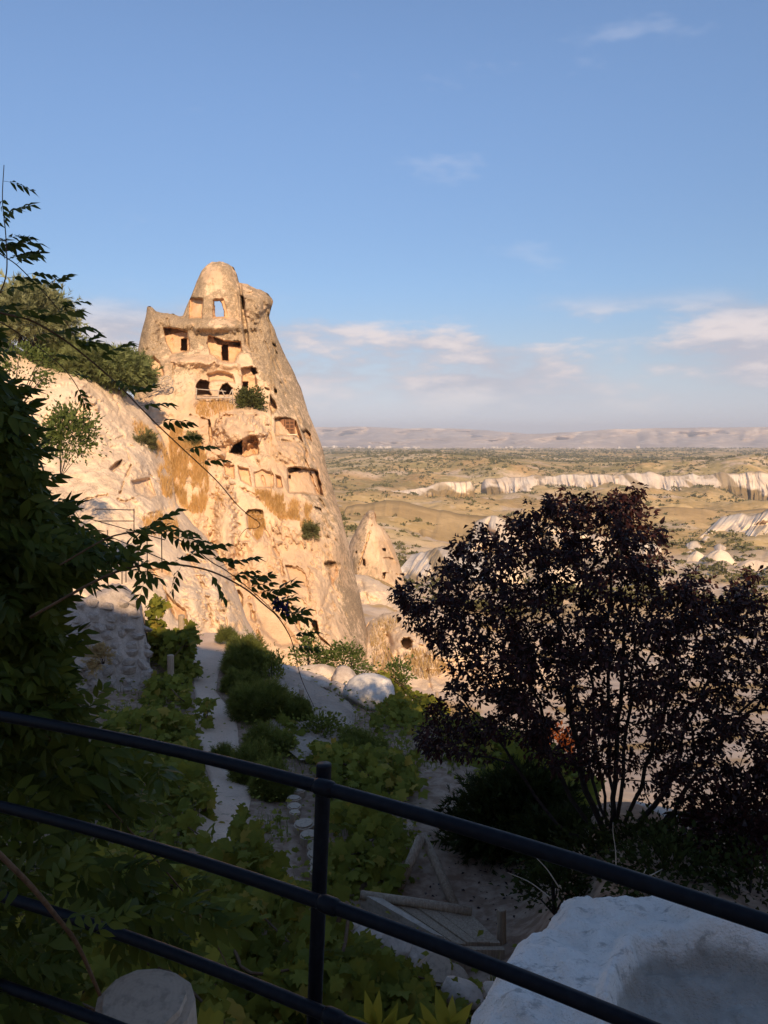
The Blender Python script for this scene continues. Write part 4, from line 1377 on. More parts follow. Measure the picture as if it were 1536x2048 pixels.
# broad smooth slab and the pale rocks right of the path
SLAB = [(540, 1345), (556, 1328), (580, 1338), (620, 1364), (670, 1386), (705, 1408), (728, 1436), (742, 1466), (747, 1496)]
me = relief('slab', 'rock_slab', SLAB, [(540, 1470), (600, 1520), (747, 1520)], [(560, 1335, 17.0), (640, 1380, 15.8), (700, 1420, 15.0), (740, 1480, 14.2), (600, 1420, 14.6), (680, 1480, 13.4), (560, 1450, 13.8), (730, 1515, 13.0)],
            [], [], [([(600, 1400), (640, 1420), (700, 1440)], 2, 0.06), ([(640, 1450), (700, 1470), (735, 1490)], 2, 0.05)], M_SLAB, step=2.2, rows=110, R=0.9, w=34, thick=1.6, noise_amp=0.12, lich_fn=lambda a, b, s, g, r, f: 0.35 + 0.2 * f, seed=61, sil_jag=2.5)
tag(obj('rock_slab', me), 'broad smooth tan rock slab lying right of the garden path', 'rock')
blob('boulder', 'big rounded white boulder at the end of the smooth slab', 'boulder', at(740, 1388, 16.6), (0.54, 0.5, 0.42), M_PALE, 3, 0.10)
for i, (px, py, D, r, lab) in enumerate([(572, 1348, 17.6, .30, 'pale jagged rock nearest the path end, left in the rock row above the slab'), (606, 1362, 17.4, .34, 'pale jagged rock second in the row above the slab'),
                                        (636, 1378, 17.2, .30, 'pale jagged rock in the middle of the row above the slab'), (668, 1386, 17.2, .28, 'pale low rock nearest the white boulder in the row'),
                                        (505, 1406, 15.2, .24, 'squarish white stone among the herbs beside the path'), (690, 1362, 18.4, .34, 'brownish rock behind the slab left of the white boulder'),
                                        (640, 1350, 19.0, .40, 'brown rounded rock behind the pale jagged rock row'), (1300, 1660, 8.4, .4, 'white rock in sunlight gaps under the purple tree'),
                                        (870, 1462, 15.5, .25, 'small pale rock in the greenery below the round cave')]):
    blob('rock', lab, 'rock', at(px, py, D), (r * 1.25, r, r * .75), M_STONE if i != 4 else M_PALE, 20 + i, 0.3, i, 3)


# rubble wall at the left, stone by stone
def stone_wall():
    D = 15.2
    loc = at(225, 1430, D)
    t = thing('stone_wall', 'rough dry stone retaining wall of grey rubble left of the path', 'wall', loc)
    body = [(120, 1215), (150, 1196), (175, 1192), (205, 1176), (238, 1166), (262, 1178), (282, 1200), (292, 1250), (299, 1310), (304, 1380), (306, 1440)]
    me = relief('wallbody', 'wall_core', body, [(120, 1460), (306, 1460)], [(120, 1200, 15.0), (250, 1200, 15.9), (300, 1300, 15.9), (130, 1450, 14.2), (300, 1450, 15.2)], [], [], [], M_WALL,
                step=2.5, rows=90, R=0.8, w=16, thick=1.5, noise_amp=0.10, lich_fn=lambda a, b, s, g, r, f: 0.3 + 0 * a, seed=67, sil_jag=3)
    me.transform(Matrix.Translation(-Vector(loc.tolist())))
    obj('core', me, t)
    # variants of a rough stone
    vars_ = []
    for k in range(7):
        bm = bmesh.new(); bmesh.ops.create_icosphere(bm, subdivisions=1, radius=0.62)
        g = np.random.default_rng(k)
        for v in bm.verts:
            c = np.array(v.co[:]); c = np.sign(c) * np.abs(c) ** 0.5 * 0.56
            c = c + 0.075 * g.normal(size=3)
            v.co = c
        vars_.append(bm_mesh('stone', bm, M_WALL, False))
    py, row = 1212, 0
    while py < 1440:
        hh = rng.uniform(15, 30)
        px = 150 + rng.uniform(-20, 0)
        while px < 296:
            ww = rng.uniform(18, 42)
            cx, cy = px + ww / 2, py + rng.uniform(-6, 6)
            if cy > np.interp(cx, [b[0] for b in body], [b[1] for b in body]) + 12:
                P = surf('wallbody', cx, cy)
                k = P[1] / F
                o = bpy.data.objects.new('stone', vars_[rng.integers(7)])
                COL.objects.link(o); o.parent = t
                o.location = Vector((P - loc + np.array([0, -0.0, 0])).tolist())
                o.scale = (ww * k * .98, 0.12 + 0.16 * rng.random(), hh * k * rng.uniform(.75, 1.05))
                o.rotation_euler = (rng.normal() * .18, rng.normal() * .28, rng.normal() * .12)
            px += ww
        py += hh * 0.86


stone_wall()
c = at(200, 1318, 14.4)
leafy('plant', 'dry brown tuft growing out of the rubble wall face', 'plant', c + np.array([0, .2, -.1]), c, (0.17, 0.12, 0.17), 260, scaled(JUN, 0.12), M_DRY2, None, 8, 0.35, 0.01)


# wooden posts
def post(px, y0, y1, D, wpx, lab, tilt=0.0):
    a, b = at(px, y1, D), at(px + tilt, y0, D)
    r = wpx / 2 * D / F
    v, f = tube_np(np.array([a - np.array([0, 0, .3]), a * .6 + b * .4, b - np.array([0, 0, .01]), b]), np.array([r * 1.08, r, r * .98, r * .9]), 10)
    o = obj('post', mesh_np('post', v - a, f, M_WOOD, False), None, Vector(a.tolist()))
    return tag(o, lab, 'post')


post(363, 1230, 1335, 18.3, 13, 'sunlit wooden vine post at the top of the path')
post(341, 1310, 1400, 16.0, 14, 'shaded wooden vine post close to the rubble wall')
post(603, 1378, 1450, 15.4, 11, 'slim brown post standing in front of the smooth slab')
post(874, 1384, 1440, 17.0, 7, 'thin pale stake near the sunlit edge right of the white boulder')
post(1003, 1818, 1900, 6.7, 20, 'stout round wooden post at the corner of the plank platform')
post(1096, 1500, 1580, 12.0, 9, 'thin stake behind the purple tree stems')


# log edging beside the path
def log_mesh(r, h, mat_side, mat_top):
    bm = bmesh.new()
    bmesh.ops.create_cone(bm, cap_ends=True, segments=14, radius1=r, radius2=r * .96, depth=h)
    g = np.random.default_rng(int(r * 1e4))
    for v in bm.verts:
        v.co.x *= 1 + .05 * g.normal(); v.co.y *= 1 + .05 * g.normal(); v.co.z -= h / 2
    me = bpy.data.meshes.new('log')
    bmesh.ops.bevel(bm, geom=[e for e in bm.edges if abs(e.calc_length()) < r and e.verts[0].co.z > -0.05 and e.verts[1].co.z > -0.05], offset=r * .16, segments=2, affect='EDGES')
    bm.normal_update()
    for f in bm.faces: f.material_index = 1 if f.normal.z > .9 else 0
    bm.to_mesh(me); bm.free()
    me.materials.append(mat_side); me.materials.append(mat_top)
    return me


def mat_endgrain():
    t = NT('cut_log_end')
    p = t.coord('Object')
    d = t.N.new('ShaderNodeVectorMath'); d.operation = 'LENGTH'
    t.L.new(t.mapping(p, (1, 1, 0)), d.inputs[0])
    w = t.math('SINE', t.math('ADD', t.math('MULTIPLY', d.outputs['Value'], 520.0), t.math('MULTIPLY', t.noise(p, 9, 4), 26)))
    n = t.noise(p, 25, 4, 0.65)
    col = t.mix(t.ramp(w, -0.4, 0.8, 0, 0.14), (0.50, 0.385, 0.285), (0.36, 0.265, 0.19))
    col = t.mix(t.ramp(n, 0.45, 0.7, 0, 0.6), col, (0.22, 0.18, 0.14))
    return t.done(col, 0.9, t.bump(n, .4, .01))


M_END = mat_endgrain()
t = thing('log_edging', 'row of short upright cut logs edging the right side of the path', 'log edging', ground_pt(605, 1640))
tl = np.array(t.location[:])
for k, (px, py, r) in enumerate([(604, 1566, .095), (597, 1583, .10), (588, 1598, .10), (589, 1614, .095), (590, 1627, .08), (608, 1652, .14), (618, 1676, .12), (632, 1698, .115), (634, 1714, .12), (638, 1730, .11), (636, 1746, .115)]):
    g = ground_pt(px, py + 16) + np.array([0, 0, .02])
    g = at(px, py, g[1]); g[2] = max(g[2], gz(g[0], g[1]) + .13)
    o = obj('log', log_mesh(r, .6, M_WOOD, M_END), t, Vector((g - tl).tolist()))
    o.rotation_euler = (rng.normal() * .05, rng.normal() * .05, rng.random() * 6)
blob('rock', 'small white stone lying on the log edging', 'rock', at(616, 1668, 9.7), (0.1, 0.1, .06), M_PALE, 44, 0.25, 0, 3)

# ------------------------------------------------------------------ plank platform with leaning rail
def platform():
    z = -4.5
    def g(px, py, zz=z):
        # where the ray meets the level zz
        d = at(px, py, 1.0); return d * (zz / d[2])
    A, B, C, Dd = g(722, 1797), g(943, 1828), g(1002, 1886), g(888, 1886)
    t = thing('plank_platform', 'weathered plank platform with a pale side beam beside the white parapet', 'platform', (A + C) / 2 - np.array([0, 0, .4]))
    loc = np.array(t.location[:])
    def slab(name, p, q, r, s, th, mat):
        top = np.array([p, q, r, s]); bot = top - np.array([0, 0, th])
        v = np.concatenate([top, bot]) - loc
        f = np.array([(0, 1, 2, 3), (7, 6, 5, 4), (0, 4, 5, 1), (1, 5, 6, 2), (2, 6, 7, 3), (3, 7, 4, 0)])
        me = mesh_np(name, v, f, mat, False)
        o = obj(name, me, t)
        return o
    n = 5
    for i in range(n):
        u0, u1 = .15 + .85 * i / n + .006, .15 + .85 * (i + 1) / n - .006
        dz = np.array([0, 0, rng.uniform(-.012, .012)])
        slab('plank', A + (B - A) * u0 + dz, A + (B - A) * u1 + dz, Dd + (C - Dd) * max(0, (u1 - .15) / .85) + dz, Dd + (C - Dd) * max(0, (u0 - .15) / .85) + dz, .05, M_WOOD)
    up = np.array([0, 0, .06])
    side = slab('side_beam', A + up, A + (B - A) * .15 + up, Dd + up, Dd + (A - B) * .06 + (A - Dd) * .04 + up, .16, M_GREYW)
    tubes('edge_log', [(np.array([A + up * .6, A * .5 + B * .5 + up * .6, B + up * .4]), .045)], M_WOOD, t, 8, loc)
    fr = np.array([0.02, -.03, -.01])
    slab('front_board', Dd + fr, C + fr, C + fr + np.array([0, -.05, 0]), Dd + fr + np.array([0, -.05, 0]), .22, M_WOOD)
    # leaning rail of two logs
    r = thing('log_rail', 'two weathered logs leaning together like an upturned V by the platform', 'log rail', at(850, 1800, 7.9))
    rl = np.array(r.location[:])
    tubes('log', [(np.array([at(790, 1792, 7.9), at(816, 1735, 8.0), at(843, 1674, 8.15)]), np.array([.052, .055, .055]))], M_WOOD, r, 10, rl)
    tubes('log', [(np.array([at(844, 1668, 8.25), at(880, 1745, 8.0), at(916, 1828, 7.6)]), np.array([.045, .05, .052]))], M_WOOD, r, 10, rl)


platform()
for i, (px, py, D, r) in enumerate([(705, 1852, 6.5, .10), (735, 1868, 6.4, .11), (770, 1880, 6.3, .12), (806, 1893, 6.2, .13), (845, 1912, 6.1, .13), (1000, 1990, 5.0, .1), (930, 1990, 5.3, .12)]):
    blob('rock', ['first and smallest pale stone under the platform beam', 'second pale stone under the platform beam', 'third pale stone under the platform beam', 'fourth pale stone under the platform beam', 'fifth and largest pale stone under the platform beam',
                  'dark stone wedged at the foot of the white parapet', 'brown stone beside the cut log below the platform'][i], 'rock', at(px, py, D), (r * 1.3, r, r * .8), M_STONE, 70 + i, .25, i, 3)
for px, py, r, lab in ((878, 1936, .13, 'thick cut log lying below the platform corner, left one'), (910, 1958, .12, 'thick cut log lying below the platform corner, right one')):
    o = obj('cut_log', log_mesh(r, .6, M_WOOD, M_END), None, V(px, py, 5.6))
    o.rotation_euler = (.75, .15, .2)
    tag(o, lab, 'log')
blob('rock', 'flat pinkish rock ledge between vines and dark conifer bush', 'rock', at(850, 1612, 11.3), (.62, .45, .16), M_STONE, 91, .25, .2, 4)


# ------------------------------------------------------------------ whitewashed parapet
def parapet():
    outl = [(905, 2080), (925, 2010), (955, 1950), (985, 1898), (1022, 1852), (1060, 1832), (1108, 1796), (1150, 1768), (1172, 1757), (1214, 1766), (1262, 1757), (1330, 1752), (1368, 1770), (1430, 1782), (1536, 1822), (1640, 1860), (1900, 1980), (1900, 2500), (905, 2500)]
    rec = [(1268, 1893), (1330, 1886), (1420, 1893), (1540, 1912), (1900, 1960), (1900, 2500), (1195, 2500), (1215, 2090), (1240, 1960)]
    z0 = -2.5
    pxs = np.concatenate([np.arange(880, 1700, 4.0), np.arange(1700, 2080, 14.0)]); pys = np.concatenate([np.arange(1725, 2110, 4.0), np.arange(2110, 2300, 12)])
    PX, PY = np.meshgrid(pxs, pys)
    d = at(PX, PY, np.ones_like(PX)); W = d * (z0 / d[..., 2])[..., None]
    j = fbm(W / 0.12, 3, 8)
    so = poly_sd(PX, PY, outl) + 10 * fbm(W / 0.22, 4, 5)
    sr = poly_sd(PX, PY, rec) + 9 * fbm(W / 0.2, 4, 6)
    Z = z0 + 0.07 * fbm(W / 0.45, 3, 3) + 0.02 * j + 0.006 * fbm(W / 0.03, 2, 9)
    Z = Z - 0.16 * smooth(so, -60, 4) ** 1.6 - 1.6 * smooth(so, -3, 16)
    rim = 1 - smooth(sr, -22, 8)
    Z = Z + 0.05 * np.exp(-((sr - 14) / 14) ** 2) - 0.13 * rim
    W = W.copy(); W[..., 2] = Z
    # keep the plan: the drop at the outline goes straight down
    t = NT('whitewashed_plaster')
    p = t.pos(); g = t.attr('grey')
    n1 = t.noise(p, 3.0, 4, 0.65); n2 = t.noise(t.mapping(p, (1, 2.2, 1), (0, 0, .5)), 7, 6, 0.72); n3 = t.noise(p, 60, 2, 0.6)
    col = t.mix(t.ramp(n1, 0.3, 0.7), (0.80, 0.74, 0.66), (0.90, 0.84, 0.76))
    col = t.mix(t.ramp(n2, 0.54, 0.66, 0, 0.6), col, (0.30, 0.27, 0.24))
    col = t.mix(t.ramp(n3, 0.60, 0.74, 0, 0.3), col, (0.36, 0.33, 0.30))
    gc = t.mix(t.ramp(n1, 0.35, 0.65), (0.38, 0.335, 0.28), (0.48, 0.43, 0.37))
    col = t.mix(g, col, gc)
    h = t.math('ADD', t.math('MULTIPLY', n2, .6), t.math('MULTIPLY', n3, .3))
    m = t.done(col, 0.9, t.bump(h, 1.0, .05))
    grey = 1 - smooth(sr + 4 * j, -10, -3)
    me = mesh_np('parapet', W.reshape(-1, 3), grid_faces(len(pys), len(pxs)), m, True, {'grey': grey.ravel()})
    tag(obj('white_parapet', me), 'lumpy whitewashed stone parapet with a sunken grey cement panel', 'parapet')


parapet()

# ------------------------------------------------------------------ railing of the terrace
def railing():
    t = NT('black_painted_steel')
    n = t.noise(t.coord('Object'), 60, 3)
    m = t.done(t.mix(t.ramp(n, .4, .7), (0.005, 0.006, 0.010), (0.009, 0.011, 0.016)), t.ramp(n, .3, .7, .38, .55), t.bump(n, .12, .002), spec=0.16)
    rails = [[(-420, 1372), (-200, 1404), (0, 1441), (200, 1474), (420, 1520), (645, 1576), (900, 1638), (1200, 1722), (1536, 1832), (1900, 1968), (2400, 2180)],
             [(-420, 1530), (-200, 1570), (0, 1622), (200, 1668), (420, 1728), (640, 1800), (900, 1893), (1150, 1990), (1400, 2095), (1800, 2290)],
             [(-420, 1690), (-200, 1738), (0, 1796), (150, 1838), (380, 1915), (630, 2018), (850, 2115), (1100, 2235)],
             [(-420, 1852), (-200, 1905), (0, 1976), (160, 2025), (380, 2110), (620, 2215), (850, 2330)]]
    zs = [-0.745, -0.985, -1.235, -1.47]
    root = thing('terrace_railing', 'black steel railing with round rails and post crossing the foreground', 'railing', (-0.13, 1.62, -1.76))
    loc = np.array(root.location[:])
    for pts, z in zip(rails, zs):
        p = np.array(pts, float)
        d = at(p[:, 0], p[:, 1], np.ones(len(p))); W = d * (z / d[:, 2])[:, None]
        # straighten the horizontal run: fit depth as a smooth curve
        c = np.polyfit(W[:, 0], W[:, 1], 2)
        x = np.linspace(W[0, 0] - .3, W[-1, 0] + .1, 60)
        L = np.stack([x, np.polyval(c, x), np.full(60, z)], -1)
        tubes('rail', [(L, 0.0146)], m, root, 14, loc)
        i = int(np.argmin(np.abs(L[:, 0] + 0.128)))
        if z > -1.4:
            jc = L[i]; tg = unit(L[i + 1] - L[i - 1])
            bead = np.array([jc - tg * .024, jc - tg * .019, jc - tg * .014, jc + tg * .014, jc + tg * .019, jc + tg * .024])
            tubes('weld', [(bead, np.array([.0150, .0172, .0185, .0185, .0172, .0150]))], m, root, 14, loc)
    a, b = at(648, 1528, 1.625), at(622, 2200, 1.60)
    tubes('post', [(np.array([b, b * .5 + a * .5, a - np.array([0, 0, .003]), a]), np.array([.0168, .0168, .0168, .0160]))], m, root, 18, loc)


railing()
M_LOG = plain_mat('pale_log_bark', (0.46, 0.37, 0.28), (0.62, 0.52, 0.42), 14, .9, .5, .01, (1, 1, .4))
o = obj('log_stump', log_mesh(.142, 1.0, M_LOG, M_END), None, V(284, 2000, 1.98))
o.rotation_euler = (.12, -.05, .4)
tag(o, 'pale cut log stump standing behind the railing at bottom left', 'stump')

# terrace slab under the photographer
v, f = boxv((0, -1.9, -1.9), (12, 5.2, .28))
f = f[0]
tag(obj('terrace', mesh_np('terrace', v, f, M_STONE, False)), kind='structure')

# thin metal frame among the leaves at left
tm = thing('metal_frame', 'rusty thin metal fence frame behind the vine at left', 'fence', at(235, 1150, 12))
ml = np.array(tm.location[:])
M_RUST = plain_mat('rusty_metal', (0.06, 0.045, 0.04), (0.10, 0.07, 0.055), 40, .7)
for nm, a, b in (('bar', (190, 1018), (268, 1020)), ('bar', (190, 1042), (268, 1042)), ('post', (268, 1018), (268, 1062)), ('post', (323, 1060), (324, 1145)), ('post', (294, 1075), (295, 1150)), ('post', (276, 1090), (277, 1155)),
                 ('bar', (170, 1052), (330, 1120)), ('bar', (180, 1038), (330, 1080)), ('post', (252, 1130), (252, 1165)), ('post', (244, 1120), (244, 1168)), ('post', (215, 1060), (216, 1170))):
    tubes(nm, [(np.array([at(*a, 12), at(*b, 12)]), .008)], M_RUST, tm, 4, ml)

# ================================================================== garden plants
GL = [grape_leaf(1.0, k) for k in range(4)]


def grapevine(lab, poly, D0, D1, n, size, parts=0, group='grapevines in the garden', stems=4):
    """a vine filling a patch of the garden between two distances; leaves face up and outwards"""
    n = int(n * 1.6)
    q = in_poly(poly, n)
    lo, hi = np.min(np.asarray(poly), 0), np.max(np.asarray(poly), 0)
    D = D0 + (D1 - D0) * rng.random(n)
    # lower in the picture is nearer
    D = D + (0.5 - (q[:, 1] - lo[1]) / (hi[1] - lo[1])) * (D1 - D0) * 0.9
    pos = at(q[:, 0], q[:, 1], D)
    k = fbm(pos / (size * 3.2), 2, 3)
    keep = (k > -0.55) & ~(poly_sd(q[:, 0], q[:, 1], [(565, 1550), (645, 1550), (652, 1765), (600, 1765), (570, 1640)]) < 4) & ~((poly_sd(q[:, 0], q[:, 1], [(700, 1785), (960, 1800), (1030, 1880), (960, 1960), (860, 1940), (690, 1850)]) < 4) & (D < 7.6))
    pos, q = pos[keep], q[keep]
    n = len(pos)
    fw = unit(rng.normal(size=(n, 3)) * np.array([1, 1, .45]) + np.array([0, -.25, -.35]))
    nr = unit(np.array([0, -.55, .75]) + 0.55 * rdir(n))
    cx, cy = (lo + hi) / 2
    base = at(cx, hi[1], (D0 + D1) / 2)
    t = thing('grapevine', lab, 'grapevine', base, group)
    leaves_on(t, base, GL, frames(pos, fw, nr, size * rng.uniform(.55, 1.15, n)), M_GRAPE, parts)
    lines = []
    for s in range(stems):
        idx = rng.integers(0, n, 3)
        tgt = pos[idx]; tgt = tgt[np.argsort(tgt[:, 2])]
        st = np.concatenate([[base + rng.normal(size=3) * np.array([.2, .1, .05])], tgt])
        lines.append((spline(st, 16), np.linspace(.02, .006, 16) * size / .13))
    tubes('stem', lines, M_STEM, t, 5, base)
    return t


V1 = 'grapevine '
grapevine('tall sunlit grapevine climbing its post at the top of the path', [(300, 1196), (318, 1190), (330, 1210), (326, 1262), (345, 1290), (318, 1330), (300, 1300)], 17.6, 18.6, 260, .17)
grapevine('grapevine on the near post left of the path', [(335, 1258), (362, 1262), (384, 1240), (392, 1275), (380, 1330), (398, 1322), (402, 1345), (375, 1365), (340, 1350), (322, 1310)], 16.6, 17.8, 330, .17)
grapevine('grapevine hanging along the left path edge below the rubble wall', [(300, 1345), (375, 1352), (382, 1400), (384, 1440), (345, 1450), (290, 1440), (285, 1400)], 14.2, 16, 420, .16)
grapevine('leafy grapevine overhanging the path at its narrow part', [(215, 1425), (300, 1415), (384, 1430), (392, 1480), (405, 1520), (360, 1545), (260, 1540), (210, 1500)], 11.4, 13.2, 620, .17)
grapevine('grapevine between path and dark wisteria, left of centre', [(190, 1530), (300, 1520), (395, 1530), (432, 1600), (425, 1665), (400, 1700), (300, 1700), (190, 1660)], 8.6, 10.6, 620, .16)
grapevine('single grape shoot reaching over the middle of the path', [(392, 1400), (425, 1398), (434, 1440), (420, 1455), (400, 1450)], 13.4, 13.8, 30, .15, 0, stems=1)
grapevine('yellowish grapevine at the bottom of the path', [(400, 1700), (470, 1670), (480, 1620), (505, 1640), (540, 1700), (570, 1740), (560, 1800), (440, 1800), (380, 1760)], 6.6, 8.0, 240, .15, 120)
grapevine('broad grapevine spreading left under the middle rail', [(120, 1690), (300, 1690), (430, 1760), (480, 1830), (440, 1900), (250, 1900), (120, 1820)], 5.2, 6.6, 420, .15, 200)
grapevine('broad grapevine around the foot of the railing post', [(440, 1790), (600, 1760), (690, 1800), (720, 1860), (740, 1960), (700, 2060), (500, 2060), (430, 1900)], 4.6, 5.8, 420, .145, 250)
grapevine('grapevine in the dark at the lower left corner', [(-20, 1800), (200, 1860), (420, 1900), (480, 2060), (-20, 2060)], 3.6, 4.8, 300, .14, 200)
grapevine('grapevine below the platform stones', [(700, 1890), (780, 1910), (860, 1960), (900, 2060), (700, 2060)], 4.6, 5.4, 200, .14, 100)
grapevine('dense dark grapevine wall left of the leaning logs', [(640, 1600), (740, 1600), (800, 1640), (826, 1690), (800, 1780), (770, 1800), (690, 1800), (640, 1740)], 8.0, 9.6, 620, .155)
grapevine('grapevine behind the railing post above the logs', [(620, 1480), (720, 1490), (830, 1510), (850, 1580), (760, 1620), (640, 1600)], 10.4, 12.4, 620, .165)
grapevine('grapevine below the smooth slab', [(560, 1420), (590, 1440), (620, 1475), (680, 1495), (740, 1505), (740, 1535), (600, 1520), (560, 1480)], 13, 14.2, 300, .15)
grapevine('green grapevine right below the white boulder', [(740, 1430), (790, 1390), (850, 1420), (890, 1470), (900, 1530), (820, 1540), (750, 1500)], 13.6, 15.6, 560, .17)
grapevine('bright green grapevine left of the purple tree stems', [(880, 1440), (960, 1430), (1040, 1480), (1060, 1540), (1000, 1580), (900, 1580), (860, 1530)], 12, 14, 560, .17)
grapevine('grapevine behind the purple tree at the garden edge', [(1010, 1470), (1100, 1480), (1200, 1560), (1180, 1640), (1060, 1560)], 10.5, 12, 340, .16)
grapevine('lit leafy vine shoots behind the brown rocks near the big rock foot', [(760, 1340), (800, 1370), (880, 1400), (900, 1430), (820, 1425), (770, 1400)], 16.5, 18, 240, .15)

# bright shrub behind the slab
SL = [simple_leaf(1.0, 0.6)]
c = at(690, 1325, 19.5)
leafy('shrub', 'bright green leafy shrub between the carved rock foot and the white boulder', 'shrub', c - np.array([0, 0, .9]), c, (0.75, .5, .48), 1500, scaled(SL, .085), M_LIT, None, 26, .22, .02)
c = at(618, 1308, 19.5)
leafy('shrub', 'upright green shrub just right of the path end', 'shrub', c - np.array([0, 0, .7]), c, (0.4, .35, .5), 800, scaled(SL, .08), M_LIT, None, 16, .22, .02)
c = at(548, 1350, 16.5)
leafy('shrub', 'slender dark green shrub left of the pale rock row', 'shrub', c - np.array([0, 0, .6]), c, (0.22, .2, .55), 600, scaled(SL, .075), M_HERB, None, 14, .22, .015)
c = at(790, 1360, 18.0)
leafy('shrub', 'green shrub right beside the white boulder', 'shrub', c - np.array([0, 0, .6]), c, (0.4, .35, .45), 700, scaled(SL, .085), M_LIT, None, 14, .24, .02)
c = at(1112, 1482, 15.0)
leafy('shrub', 'small shrub with orange-red leaves seen through the purple tree', 'shrub', c - np.array([0, 0, .5]), c, (0.35, .3, .36), 420, scaled(SL, .1), leaf_mat('orange_red_leaf', (0.30, 0.07, 0.02), (0.42, 0.13, 0.03), .3, .6), None, 12, .25, .02)
c = at(1035, 1500, 14.0)
leafy('shrub', 'pale silvery shrub left of the orange-red shrub', 'shrub', c - np.array([0, 0, .5]), c, (0.5, .4, .35), 500, scaled(SL, .08), M_TAMA, None, 12, .25, .02)

# herb cushions along the path: many fine upright shoots
def herb(px, py, D, wpx, hpx, lab, n=3600, mat=M_HERB):
    k = D / F
    c = at(px + 8, py + hpx / 2, D)
    g = gz(c[0], c[1]); c[2] = max(c[2], g - .05)
    rx, rz = wpx / 2 * k * .92, hpx * k * 1.1
    a = rng.random(n) * 2 * math.pi; r = np.sqrt(rng.random(n))
    base = np.stack([r * np.cos(a) * rx * .8, r * np.sin(a) * rx * .7, 0 * a], -1)
    lump = fbm(base / (rx * .45) + px, 2, int(px))
    hgt = rz * (0.45 + 0.55 * np.sqrt(1 - r * r * .9)) * rng.uniform(.6, 1.15, n) * (1 + .4 * lump)
    hgt = np.where(rng.random(n) < .02, hgt * 1.35, hgt)
    out = np.stack([np.cos(a), np.sin(a), 0 * a], -1) * (r * .5)[:, None]
    nsp = n
    mats = frames(base + np.stack([out[:, 0] * rx * .3, out[:, 1] * rx * .3, hgt * rng.uniform(.2, .75, n)], -1), np.stack([out[:, 0], out[:, 1], 0 * a + .6], -1) + .55 * rdir(n), rdir(n), rz * rng.uniform(.16, .34, n))
    v, f, rn = stamp(HERBS[int(px) % 3], mats)
    # woody heart so that the ground does not show through
    o = obj('herb_cushion', mesh_np('herb_cushion', v, f, mat, True, {'rnd': rn}), None, Vector(c.tolist()))
    return tag(o, lab, 'herb cushion', 'herb cushions along the path')


HERBS = [sprig(1.0, 9, 40 + k, 0.13) for k in range(3)]
M_HERBL = leaf_mat('lit_herb_green', (0.10, 0.115, 0.03), (0.16, 0.17, 0.05), 0.3, 0.7, 0.1)
for a in [(446, 1272, 20.6, 44, 30, 'small sunlit herb cushion at the top end of the path'), (478, 1284, 20.2, 60, 42, 'sunlit herb cushion right of the path end'),
          (496, 1312, 19.2, 74, 50, 'half-lit bright green herb cushion below the sunlit ones')]:
    herb(*a, n=2200, mat=M_HERBL)
for a in [(492, 1345, 17.8, 110, 66, 'wide dark herb cushion right of the upper path'), (478, 1396, 16.2, 84, 56, 'greyish herb cushion beside the white squarish stone'),
          (510, 1462, 14.4, 120, 80, 'largest round herb cushion halfway down the path'), (532, 1520, 12.6, 110, 60, 'herb cushion just above the top rail, right of path'),
          (508, 1585, 11.0, 110, 74, 'round herb cushion left of the upper cut logs'), (540, 1626, 10.4, 96, 70, 'herb cushion directly beside the lower cut logs'),
          (440, 1560, 11.8, 60, 40, 'low herb cushion at the middle of the path edge'), (588, 1462, 14.2, 60, 54, 'herb cushion with dry stalks against the smooth slab'),
          (716, 1528, 12.8, 110, 50, 'dark herb cushion at the lower end of the slab')]:
    herb(*a)

# dark conifer cushion under the tree
c = at(1030, 1640, 8.9)
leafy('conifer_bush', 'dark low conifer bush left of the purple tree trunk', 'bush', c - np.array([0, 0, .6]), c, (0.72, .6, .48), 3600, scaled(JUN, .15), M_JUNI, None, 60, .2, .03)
c = at(1150, 1700, 7.9)
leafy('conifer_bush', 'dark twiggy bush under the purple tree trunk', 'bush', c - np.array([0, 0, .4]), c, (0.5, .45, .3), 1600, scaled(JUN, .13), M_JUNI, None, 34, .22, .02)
c = at(1330, 1745, 5.6)
leafy('conifer_bush', 'dark green bush behind the white parapet edge', 'bush', c - np.array([0, 0, .4]), c, (0.45, .4, .22), 1300, scaled(SL, .05), M_JUNI, None, 30, .25, .02)
c = at(1500, 1770, 5.6)
leafy('conifer_bush', 'dark leafy mass at the right edge under the purple tree', 'bush', at(1480, 1720, 6.4), at(1470, 1640, 6.4), (.42, .4, .34), 1500, scaled(SL, .06), M_PLUM, None, 34, .25, .02)
leafy('conifer_bush', 'dark scrub at the right edge behind the white parapet', 'bush', c - np.array([0, 0, .4]), c, (0.4, .4, .2), 900, scaled(SL, .05), M_JUNI, None, 22, .25, .02)

